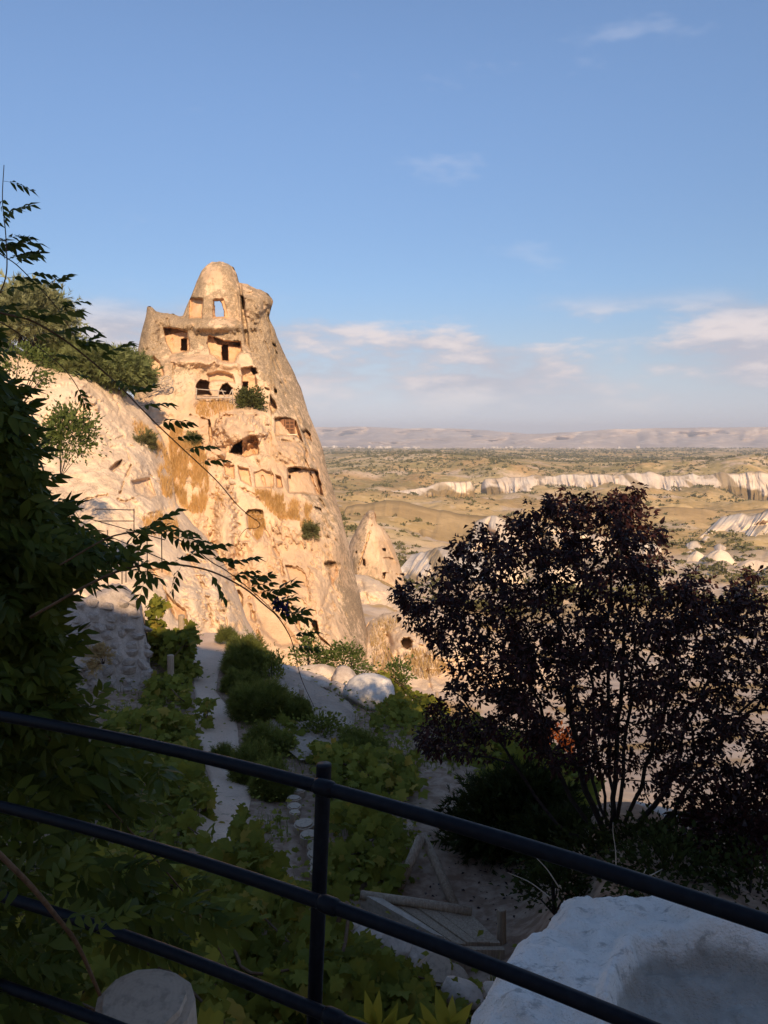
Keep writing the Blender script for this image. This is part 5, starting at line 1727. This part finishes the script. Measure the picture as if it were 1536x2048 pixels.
# grass and weeds over the garden soil
def garden_grass():
    n = 16000
    px = rng.uniform(-60, 1500, n); D = np.exp(rng.uniform(math.log(4.2), math.log(22), n))
    x = (px - 768) / F * D
    # leave the path and the bare soil clear
    z = ground_z(x, D)
    P = np.stack([x, D, z], -1)
    qx, qy = pix(P)
    pr = np.array(PATHROWS, float)
    l = np.interp(qy, pr[:, 0], pr[:, 1]); r = np.interp(qy, pr[:, 0], pr[:, 2])
    k = ~((qx > l - 4) & (qx < r + 4) & (qy > 1262)) & ~(poly_sd(qx, qy, [(800, 1560), (930, 1570), (1000, 1700), (1150, 1760), (1000, 1880), (780, 1820), (840, 1680)]) < 0)
    k &= ~(poly_sd(qx, qy, [(565, 1550), (650, 1550), (655, 1770), (600, 1770), (570, 1640)]) < 0)
    k &= ~(poly_sd(qx, qy, [(690, 1780), (960, 1800), (1030, 1880), (960, 1990), (850, 1960), (690, 1860)]) < 0)
    k &= qx < 1000
    k &= fbm(P / 0.8, 3, 12) > -0.4
    P = P[k]
    v, f, rn = blades(P, rng.uniform(.06, .26, len(P)), .6, .006)
    me = mesh_np('weeds', v, f, M_HERB, True, {'rnd': rn})
    tag(obj('weeds', me), 'green weeds and grass on the garden soil', 'grass', kind='stuff')
    ox, oy = pix(P)
    Q = P[(rng.random(len(P)) < .85) & (ox < 960)]
    Q = np.concatenate([Q, Q + rng.normal(size=Q.shape) * np.array([.25, .25, 0])])
    Q[:, 2] = ground_z(Q[:, 0], Q[:, 1]) + rng.random(len(Q)) ** 2 * .35 + .03
    M4 = frames(Q, unit(rng.normal(size=(len(Q), 3)) * np.array([1, 1, .3])), np.array([0, -.3, 1.0]) + .4 * rdir(len(Q)), rng.uniform(.035, .10, len(Q)) * np.where(np.arange(len(Q)) % 2, .8, 1))
    h1 = np.arange(len(Q)) % 3 == 0
    va, fa, ra = stamp(GL[1], M4[h1]); vb, fb, rb = stamp(SL[0], M4[~h1])
    v, f = join_np([(va, fa), (vb, fb)]); rn = np.concatenate([ra, rb])
    tag(obj('ground_cover', mesh_np('ground_cover', v, f, M_GRAPE, True, {'rnd': rn})), 'low green leaves trailing over the garden soil', 'ground cover', kind='stuff')
    # fallen dark leaves on the bare soil
    q = in_poly([(850, 1660), (960, 1660), (1100, 1740), (1060, 1840), (980, 1850), (900, 1830), (830, 1790)], 260)
    mats = []
    for a, b in q:
        g = ground_pt(a, b); mats.append(g + np.array([0, 0, .012]))
    mats = np.array(mats)
    M4 = frames(mats, unit(rng.normal(size=(len(mats), 3)) * np.array([1, 1, .1])), np.array([0, 0, 1.0]) + .3 * rdir(len(mats)), rng.uniform(.03, .06, len(mats)))
    v, f, rn = stamp(SL[0], M4)
    tag(obj('fallen_leaves', mesh_np('fallen_leaves', v, f, M_PLUM, True, {'rnd': rn})), 'dark fallen leaves on the bare reddish soil', 'leaves', kind='stuff')


garden_grass()

# ================================================================== purple plum tree
def plum_tree():
    root = at(1225, 1705, 7.0)
    t = thing('plum_tree', 'large dark purple-leaved plum tree with many spreading stems', 'tree', root)
    crown = [(768, 1208), (790, 1165), (850, 1150), (880, 1120), (905, 1090), (945, 1068), (975, 1044), (1025, 1028), (1085, 1002), (1150, 990), (1210, 1005), (1255, 985), (1285, 950), (1310, 985), (1312, 1040), (1350, 1065), (1372, 1130), (1400, 1152),
             (1440, 1172), (1480, 1140), (1540, 1150), (1660, 1170), (1700, 1400), (1640, 1700), (1500, 1720), (1420, 1650), (1330, 1610), (1270, 1560), (1180, 1550), (1080, 1530), (1000, 1470), (920, 1520), (830, 1500), (815, 1440), (905, 1385), (885, 1320), (850, 1270), (800, 1235)]
    q = in_poly(crown, 2000)
    # thin the see-through lower middle and right
    dens = np.where(q[:, 1] < 1330, 1.0, np.where(q[:, 1] < 1430, .9, .75))
    low = (q[:, 1] > 1390) & (q[:, 0] > 990) & (q[:, 0] < 1330)
    dens = np.where(low, .7, dens)
    dens = np.where((q[:, 0] > 1280) & (q[:, 1] < 1130), .55, dens)
    q = q[rng.random(len(q)) < dens][:1320]
    u = np.clip(1 - ((q[:, 0] - 1200) / 480) ** 2 - ((q[:, 1] - 1280) / 420) ** 2, 0.05, 1)
    D = 7.0 + 1.35 * np.sqrt(u) * rng.uniform(-1, 1, len(q))
    tg = at(q[:, 0], q[:, 1], D)
    nodes = [root - np.array([0, 0, .3]), root]; par = [-1, 0]; plen = [0, .3]
    def add_path(start, pts):
        p = start
        for x in pts:
            nodes.append(x); par.append(p); plen.append(plen[p] + np.linalg.norm(x - nodes[p])); p = len(nodes) - 1
        return p
    mains = [(1010, 1250, 7.3, -.25), (1090, 1150, 6.7, -.1), (1160, 1120, 7.4, 0), (1215, 1080, 7.0, .05), (1285, 1090, 7.3, .1), (1370, 1260, 6.6, .2), (1450, 1290, 7.3, .3), (1500, 1420, 6.8, .4), (920, 1390, 7.0, -.45), (1130, 1240, 7.9, 0), (1250, 1230, 6.3, 0), (1420, 1560, 6.9, .5)]
    for px, py, D_, s in mains:
        e = at(px, py, D_); d = e - root
        c1 = root + d * .28 + np.array([d[0] * .12, 0, -.06 * abs(d[0])])
        c2 = root + d * .62 + np.array([d[0] * .06, 0, 0.02])
        pts = spline([root, c1, c2, e], 14)[1:] + rng.normal(size=(13, 3)) * .012
        add_path(1, pts)
    order = np.argsort(np.linalg.norm(tg - root, axis=1))
    ends = []
    for i in order:
        x = tg[i]
        A = np.array(nodes[2:]); L = np.array(plen[2:])
        d = x - A
        dist = np.linalg.norm(d, axis=1)
        cost = dist + .25 * L + np.where(d[:, 2] < -.05, .5 * -d[:, 2], 0)
        k = int(np.argmin(cost)) + 2
        a = nodes[k]
        m = max(3, int(dist[k - 2] / .09))
        bend = np.array([0, 0, .12 * dist[k - 2]])
        ctrl = [a, a * .6 + x * .4 + bend * .6 + rng.normal(size=3) * .03, x]
        pts = spline(ctrl, m + 1)[1:]
        e = add_path(k, pts)
        ends.append(pts if len(pts) > 2 else np.array([a, *pts]))
    nodes_a = np.array(nodes); par_a = np.array(par)
    cnt = np.zeros(len(nodes))
    tips = np.ones(len(nodes), bool); tips[par_a[par_a >= 0]] = False
    cnt[tips] = 1
    for i in range(len(nodes) - 1, 0, -1): cnt[par_a[i]] += cnt[i]
    rad = np.clip(.0026 * cnt ** .52, .0022, .06)
    # chains
    kids = [[] for _ in nodes]
    for i in range(1, len(nodes)): kids[par_a[i]].append(i)
    big, small = [], []
    starts = [(0, 1)]
    done = []
    while starts:
        p, c = starts.pop()
        ch = [p, c]
        while kids[ch[-1]]:
            ks = sorted(kids[ch[-1]], key=lambda k: -cnt[k])
            for k in ks[1:]: starts.append((ch[-1], k))
            ch.append(ks[0])
        r = rad[ch].copy(); r[0] = min(r[0], r[1] * 1.15)
        (big if r[1] > .011 else small).append((nodes_a[ch], r))
    tubes('trunk', big, M_BARK, t, 7, root, False)
    tubes('branches', small, M_BARK, t, 4, root, False)['kind'] = 'stuff'
    # leaves along the outer part of each shoot
    pos, fw = [], []
    for pts in ends:
        n = int(rng.integers(22, 36))
        u = rng.random(n) ** .7 * (len(pts) - 1)
        i = np.clip(u.astype(int), 0, len(pts) - 2); f = (u - i)[:, None]
        p = pts[i] * (1 - f) + pts[i + 1] * f
        d = unit(pts[-1] - pts[0])
        o = unit(np.cross(d, rdir(n))) * rng.uniform(.012, .085, n)[:, None]
        pos.append(p + o)
        fw.append(unit(o) * .8 + d * .6 + np.array([0, 0, -.35]) + .45 * rdir(n))
    pos = np.concatenate(pos); fw = np.concatenate(fw)
    PL = []
    for k in range(3):
        v, fl = leaflet(1.0, .5, .25 + .15 * k, .3, .45); PL.append((v, fl))
    nr = np.array([0, -.3, .8]) + .8 * rdir(len(pos))
    leaves_on(t, root, PL, frames(pos, fw, nr, rng.uniform(.036, .068, len(pos))), M_PLUM, 300, rest_name='crown')
    print('plum leaves', len(pos))


plum_tree()

# ================================================================== wisteria at the left
def wisteria():
    loc = np.array((-1.9, 2.6, -1.9))
    t = thing('wisteria_vine', 'dark green wisteria vine with long arching leafy shoots at the left', 'wisteria vine', loc)
    shoots = [  # pixel path, start depth, end depth, radius start, radius end, leaf range, leaf count
        ([(-40, 470), (0, 507), (38, 534), (103, 602), (132, 643), (165, 700)], 2.3, 2.3, .0022, .0008, (.05, .75), 9),
        ([(-60, 598), (0, 625), (59, 640), (117, 672), (164, 707), (223, 757), (264, 798), (313, 848), (366, 898), (432, 960), (471, 1006), (497, 1030), (519, 1046), (514, 1056), (492, 1058), (478, 1075)], 2.1, 2.45, .0034, .0008, (.08, .60), 15),
        ([(-40, 625), (0, 644), (35, 665), (97, 710), (132, 742), (155, 775), (167, 804), (167, 850)], 2.5, 2.5, .0024, .0009, (.3, .8), 4),
        ([(60, 1235), (176, 1170), (240, 1141), (293, 1130), (352, 1129), (423, 1143), (488, 1176), (527, 1208), (553, 1231), (573, 1260), (586, 1290), (602, 1355), (628, 1413)], 1.9, 2.3, .0042, .0008, (.06, .88), 17),
        ([(120, 1130), (205, 1081), (249, 1067), (293, 1064), (337, 1071), (384, 1094), (423, 1124), (455, 1143), (504, 1182), (537, 1212), (562, 1238)], 1.95, 2.2, .0026, .001, (.1, .95), 14),
        ([(-30, 640), (10, 560), (12, 480), (5, 400), (8, 330)], 2.2, 2.2, .002, .001, (.0, 1.0), 8),
        ([(-60, 1370), (0, 1402), (90, 1470), (180, 1570), (250, 1650), (330, 1740), (400, 1830), (470, 1960)], 2.3, 2.6, .0040, .0024, (.1, .95), 8),
        ([(-20, 1690), (60, 1770), (110, 1830), (155, 1890), (200, 1990)], 1.5, 1.6, .0060, .0040, (.2, .9), 4),
    ]
    CL = [compound_leaf(.20, 5, .068, .026, .18, k) for k in range(3)] + [compound_leaf(.16, 4, .062, .026, .3, k + 9) for k in range(2)]
    pos, fw, nr, sc = [], [], [], []
    for k, (pp, d0, d1, r0, r1, (u0, u1), n) in enumerate(shoots):
        D = np.linspace(d0, d1, len(pp))
        p = spline(at(np.array(pp)[:, 0], np.array(pp)[:, 1], D), 70)
        tubes('stem', [(p, np.linspace(r0, r1, 70))], M_STEM, t, 6, loc)
        tan = unit(np.gradient(p, axis=0))
        for j in range(n):
            i = int((u0 + (u1 - u0) * (j + rng.random() * .5) / n) * 69)
            s = 1 if j % 2 else -1
            up = np.array([0, 0, 1.0])
            side = unit(np.cross(tan[i], np.array([0, 1.0, 0])))      # in the picture plane
            if rng.random() < .9: d = np.array([.85, rng.normal() * .4, .34 + rng.normal() * .22])
            else: d = np.array([rng.normal() * .5 + .2, rng.normal() * .4, -.6])
            if k in (6, 7): d = np.array([rng.normal() * .8, rng.normal() * .5, .3])
            pos.append(p[i]); fw.append(d); nr.append(np.array([0, -.25, .9]) + .4 * rdir(1)[0]); sc.append(rng.uniform(.44, .6) * (1.12 if k in (6, 7) else .8 + .25 * (1 - i / 69)))
    # the mass of leaves at the left edge
    mass = [([(-60, 760), (0, 740), (50, 780), (95, 815), (95, 860), (125, 930), (120, 975), (175, 1010), (205, 1050), (235, 1085), (235, 1110), (195, 1140), (165, 1180), (160, 1260), (152, 1330), (190, 1385), (140, 1430), (110, 1470), (-60, 1470)], 940, 2.15, 3.1, .8),
            ([(-60, 560), (0, 585), (60, 640), (40, 700), (-60, 740)], 14, 2.0, 2.6, .68),
            ([(-60, 390), (0, 420), (30, 480), (20, 560), (-60, 560)], 5, 2.1, 2.4, .6),
            ([(120, 1050), (260, 1060), (310, 1100), (240, 1130), (130, 1130)], 40, 2.0, 2.5, .66),
            ([(140, 1375), (240, 1380), (235, 1415), (150, 1445)], 22, 2.2, 2.5, .66),
            ([(-60, 1450), (140, 1440), (300, 1490), (330, 1560), (280, 1620), (-60, 1660)], 150, 2.2, 3.2, .95),
            ([(-60, 1640), (220, 1660), (400, 1800), (420, 1950), (300, 1990), (-60, 1980)], 120, 2.0, 2.9, 1.0),
            ([(-60, 1900), (160, 1920), (170, 2060), (-60, 2060)], 40, 1.8, 2.4, .95)]
    for poly, n, d0, d1, s in mass:
        q = in_poly(poly, n)
        q[:, 0] -= np.where(q[:, 1] < 1480, 55 * smooth(q[:, 0], -60, 120), 0)
        P = at(q[:, 0], q[:, 1], rng.uniform(d0, d1, n))
        pos += list(P)
        d = unit(np.stack([rng.uniform(.2, 1.2, n), rng.normal(size=n) * .6, rng.normal(size=n) * .45 - .1], -1))
        fw += list(d)
        nr += list(unit(np.array([0, -.5, .8]) + .5 * rdir(n)))
        sc += list(s * rng.uniform(.75, 1.15, n))
        pos[-n:] = list(P - d * .11 * s)
    pos, fw, nr, sc = (np.array(a) for a in (pos, fw, nr, sc))
    tip = pos + unit(fw) * (.14 * sc)[:, None]
    ok = np.ones(len(pos), bool)
    for e in (pos, tip, pos * .5 + tip * .5):
        ex, ey = pix(e)
        ok &= ~((ex > 130) & (ex < 430) & (ey > 1905))        # the stump stays clear
    leaves_on(t, loc, CL, frames(pos[ok], fw[ok], nr[ok], sc[ok]), M_WIST, 300)
    # flower cluster on the arching shoot
    c = at(562, 1212, 2.15)
    m = leaf_mat('violet_blossom', (0.035, 0.03, 0.11), (0.06, 0.05, 0.16), .3, .6)
    n = 60
    u = rng.random(n)
    P = c + np.stack([(u - .5) * .03 + rng.normal(size=n) * .007, rng.normal(size=n) * .01, (.5 - u) * .035 + rng.normal(size=n) * .01], -1)
    v, f, rn = stamp(leaflet(1, .8, .3, .4), frames(P, rdir(n), rdir(n), .013))
    o = obj('flower_cluster', mesh_np('flower_cluster', v - loc, f, m, True, {'rnd': rn}), t)
    # bright young shoots at the bottom
    for (px, py, D, lab, k) in [(755, 2010, 1.75, 'bright yellow-green young leaf spray at the bottom, nearer the post', 7), (892, 2005, 1.8, 'bright yellow-green young leaf spray at the bottom by the white parapet', 6)]:
        base = at(px, py + 110, D)
        s = thing('young_shoot', lab, 'shoot', base)
        n = k
        ang = np.linspace(-1.1, 1.1, n)
        P = np.repeat((at(px, py + 60, D))[None], n, 0) + rng.normal(size=(n, 3)) * .006
        d = np.stack([np.sin(ang), rng.normal(size=n) * .25, np.cos(ang)], -1)
        leaves_on(s, base, [leaflet(1, .36, .25, .2, .45)], frames(P, d, np.array([0, -1.0, .2]) + .3 * rdir(n), rng.uniform(.07, .10, n)), M_WISTY, n)
        tubes('stem', [(np.array([base - np.array([0, 0, .2]), base, at(px, py + 60, D)]), np.array([.003, .002, .0015]))], M_STEM, s, 5, base)


wisteria()

# dry twigs poking up beside the parapet
tw = thing('dry_twig', 'bare pale twigs sticking out beside the white parapet', 'twig', at(1100, 1790, 4.4))
wl = np.array(tw.location[:])
for a in ([(1100, 1795), (1060, 1765), (1015, 1745)], [(1118, 1775), (1095, 1740), (1072, 1715)], [(1232, 1735), (1231, 1700), (1226, 1665), (1226, 1645)], [(1285, 1752), (1292, 1738)], [(1300, 1752), (1325, 1738)]):
    a = np.array(a, float)
    tubes('twig', [(spline(at(a[:, 0], a[:, 1], 4.45), 10), np.linspace(.004, .0018, 10))], M_GREYW, tw, 4, wl)

# low dark shrubs round the tree foot, loose green shrubs on the bare slope
for px, py, D, rx, rz, n, mat, lab in [
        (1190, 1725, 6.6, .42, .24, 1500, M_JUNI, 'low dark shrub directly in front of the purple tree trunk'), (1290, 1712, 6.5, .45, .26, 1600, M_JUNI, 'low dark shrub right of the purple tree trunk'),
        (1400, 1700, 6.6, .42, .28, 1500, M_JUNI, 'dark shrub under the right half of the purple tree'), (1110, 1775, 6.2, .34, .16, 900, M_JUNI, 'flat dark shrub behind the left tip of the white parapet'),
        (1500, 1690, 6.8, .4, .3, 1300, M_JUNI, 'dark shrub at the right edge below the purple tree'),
        (640, 1470, 13.6, .55, .3, 1300, M_HERB, 'loose green shrub on the slope just below the smooth slab'), (880, 1560, 12.0, .5, .3, 1200, M_HERB, 'loose green shrub left of the dark conifer bush'),
        (780, 1545, 12.2, .6, .32, 1300, M_HERB, 'wide green shrub between slab and flat pinkish ledge'), (900, 1490, 14.4, .6, .36, 1300, M_HERB, 'green shrub below the left tip of the purple tree'),
        (560, 1420, 15.0, .42, .3, 1000, M_HERB, 'small loose shrub between herb cushions and smooth slab')]:
    c = at(px, py, D)
    leafy('shrub', lab, 'shrub', c - np.array([0, 0, rz * 1.2]), c, (rx, rx * .8, rz), n, scaled(SL, .07 if D > 10 else .05), mat, None, 30, .26, .012)

# ================================================================== valley: bushes, houses, tuff cones
M_VSCR = leaf_mat('valley_scrub', (0.11, 0.11, 0.045), (0.22, 0.195, 0.085), 0.25, 0.8, 0.1)


def valley():
    # bush prototypes: lumpy clusters of small leaf faces
    protos = []
    for k in range(4):
        n = 46
        d = rdir(n); d[:, 2] = np.abs(d[:, 2])
        pos = d * np.array([1, 1, .8]) * rng.uniform(.45, 1.0, (n, 1)) * (1 + .3 * fbm(d * 1.7 + k, 2, k))[:, None]
        v, f, _ = stamp(simple_leaf(.55, .5), frames(pos, d + .8 * rdir(n), rdir(n), rng.uniform(.7, 1.3, n)))
        protos.append((v, f))
    n = 26000
    px = rng.uniform(640, 1580, n)
    D = np.exp(rng.uniform(math.log(160), math.log(6800), n)); D[12000:] = np.exp(rng.uniform(math.log(1000), math.log(6800), n - 12000))
    x = (px - 768) / F * D
    P = np.stack([x, D, np.zeros(n)], -1)
    L = np.clip(D * .05, 14, 220)[:, None]
    dens = fbm(np.stack([px / 48, np.log(D) / .085, 0 * D], -1), 4, 88)
    keep = dens > np.where(D > 1250, -0.25, 0.08)
    x, D = x[keep], D[keep]
    z = ground_z(x, D)
    n = len(x)
    size = np.clip(rng.lognormal(.0, .45, n), .4, 2.6) * np.clip(0.7 + D / 1100, .8, 3.4)
    pos = np.stack([x, D, z + .1 * size], -1)
    app = size / D
    order = np.argsort(-app)
    mes = [mesh_np('bush', v, f, M_VSCR, True) for v, f in protos]
    for i in order[:220]:
        o = bpy.data.objects.new('valley_bush', mes[rng.integers(4)])
        COL.objects.link(o)
        s = size[i]
        o.location = Vector(pos[i].tolist()); o.scale = (s, s, s * rng.uniform(.6, 1.0)); o.rotation_euler = (0, 0, rng.random() * 6)
        tag(o, 'round green bush dotted over the dry valley behind the rocks', 'bush', 'bushes dotted over the valley')
    rest = order[220:]
    vs, f3, f4, rn, off = [], [], [], [], 0
    wh = rng.integers(0, 4, n)
    cheap = []
    for k in range(4):
        d = rdir(9); d[:, 2] = np.abs(d[:, 2])
        vv, ff, _ = stamp((np.array([(-.5, 0, 0), (.5, 0, 0), (0, 1.0, .1)]), [np.array([(0, 1, 2)])]), frames(d * np.array([.55, .55, .5]), d + .8 * rdir(9), rdir(9), rng.uniform(.6, 1.0, 9)))
        cheap.append((vv, ff))
    for k in range(4):
        idx = rest[wh[rest] == k]
        fr = frames(pos[idx], unit(np.concatenate([rng.normal(size=(len(idx), 2)), np.zeros((len(idx), 1))], 1)), np.repeat([[0, 0, 1.0]], len(idx), 0), size[idx])
        v, f, r = stamp(cheap[k], fr)
        vs.append(v); f3.append(f[0] + off); rn.append(r); off += len(v)
    me = mesh_np('shrubland', np.concatenate(vs), np.concatenate(f3), M_VSCR, True, {'rnd': np.concatenate(rn)})
    tag(obj('shrubland', me), 'scattered scrub across the far plain', 'scrub', kind='stuff')

    # far town under the hills
    t = NT('pale_house_wall'); m = t.done(t.mix(t.rnd(), (0.42, 0.36, 0.30), (0.62, 0.56, 0.50)), .9)
    for i in range(70):
        px = rng.choice([rng.normal(670, 22), rng.normal(780, 45), rng.normal(720, 60), rng.normal(1025, 40), rng.uniform(650, 1300)])
        Dd = rng.uniform(5600, 7000)
        x = (px - 768) / F * Dd
        w, h, dd = rng.uniform(12, 30), rng.uniform(8, 17), rng.uniform(10, 20)
        v, f = boxv((0, 0, h / 2), (w, dd, h))
        # shallow gable
        v = np.concatenate([v, [(-w / 2, 0, h * 1.25), (w / 2, 0, h * 1.25)]])
        f4 = np.concatenate([f[0], [(4, 5, 9, 8), (7, 6, 8, 9)]]); f3 = np.array([(6, 4, 8), (5, 7, 9)])
        o = obj('distant_house', mesh_np('distant_house', v, [f3, f4], m, False), None, Vector((x, Dd, gz(x, Dd) + 2)))
        o.rotation_euler = (0, 0, rng.normal() * .4)
        tag(o, 'tiny pale house of the far town below the hills', 'house', 'houses of the far town')

    # small bare tuff cones below the cliffs, right side and behind the purple tree
    k = 0
    for (px, py, Dd, w, h, lab) in [(1392, 1118, 330, 44, 36, 'narrow white rock dome at right, nearest the purple tree'), (1438, 1126, 320, 66, 34, 'rounded pale rock dome at right beside the narrow one'), (1510, 1138, 310, 90, 30, 'broad pale rock dome at the right edge below the ridge'),
                                 (1010, 1140, 230, 90, 44, 'pale rock dome behind the purple tree, left part'), (1110, 1150, 220, 100, 46, 'pale rock dome behind the purple tree crown centre')]:
        kk = Dd / F
        n1, n2 = 20, 28
        tt = np.linspace(0, 1, n1)[:, None]; aa = np.linspace(0, 2 * math.pi, n2)[None, :-1]
        r = np.sqrt(np.clip(1 - tt ** 1.5, 0, 1)) * (1 + .0 * aa) + .01
        X = r * np.cos(aa); Yy = r * np.sin(aa); Z = tt + 0 * aa
        Pn = np.stack([X * w / 2 * kk, Yy * w / 2 * kk, Z * h * kk], -1)
        nn = ridged(np.stack([np.cos(aa) * 2 + 0 * tt, np.sin(aa) * 2 + 0 * tt, tt * .7 + 0 * aa], -1) + k * 3, 3, k)
        Pn[..., :2] *= (1 + .24 * nn)[..., None]
        Pn[..., 2] *= (1 + .12 * fbm(Pn / (w * kk * .3), 3, k))
        Pn[..., 2] -= .5 * h * kk * (1 - tt)
        vv = np.concatenate([Pn, Pn[:, :1]], 1).reshape(-1, 3)
        base = at(px, py + h / 2, Dd)
        base[2] = max(base[2], gz(base[0], base[1]) - 1)
        me = mesh_np('tuff_cone', vv, grid_faces(n1, n2, flip=True), M_CLIFF, True, {'scrub': np.zeros(len(vv))})
        tag(obj('tuff_cone', me, None, Vector(base.tolist())), lab, 'rock')
        k += 1


valley()

# round cave mouth and dry grass on the near valley slope
def valley_grass():
    n = 5200
    px = rng.uniform(700, 1000, n); D = rng.uniform(52, 125, n)
    x = (px - 768) / F * D
    P = np.stack([x, D, ground_z(x, D)], -1)
    qx, qy = pix(P)
    k = np.zeros(n, bool)
    for poly in GRASSY: k |= poly_sd(qx, qy, poly) < 4
    P = P[k]
    S = np.array([surf('foot', a, b) for poly in GRASSY[:2] for a, b in in_poly(poly, 650)]) + np.array([0, -.1, 0])
    P = np.concatenate([P, S])
    v, f, rn = blades(P, rng.uniform(.25, .7, len(P)), .6, .03)
    tag(obj('dry_grass', mesh_np('dry_grass', v, f, M_DRY2, True, {'rnd': rn})), 'straw-coloured grass on the slope below the small cone', 'grass', kind='stuff')


valley_grass()

# ================================================================== haze
def build_haze():
    me = bpy.data.meshes.new('haze')
    bm = bmesh.new()
    bmesh.ops.create_cube(bm, size=1.0)
    x0, x1, y0, y1, z0, z1 = -19000, 19000, -400, 14500, -330, 190
    for v in bm.verts:
        v.co = (x0 + (v.co.x + .5) * (x1 - x0), y0 + (v.co.y + .5) * (y1 - y0), z0 + (v.co.z + .5) * (z1 - z0))
    m = bpy.data.materials.new('haze_air'); m.use_nodes = True
    nt = m.node_tree
    nt.nodes.clear()
    out = nt.nodes.new('ShaderNodeOutputMaterial')
    vol = nt.nodes.new('ShaderNodeVolumePrincipled')
    vol.inputs['Color'].default_value = (0.80, 0.86, 1.0, 1)
    vol.inputs['Density'].default_value = 1.0e-4
    vol.inputs['Anisotropy'].default_value = 0.0
    nt.links.new(vol.outputs[0], out.inputs['Volume'])
    tag(obj('haze', bm_mesh('haze', bm, m)), kind='stuff')


build_haze()
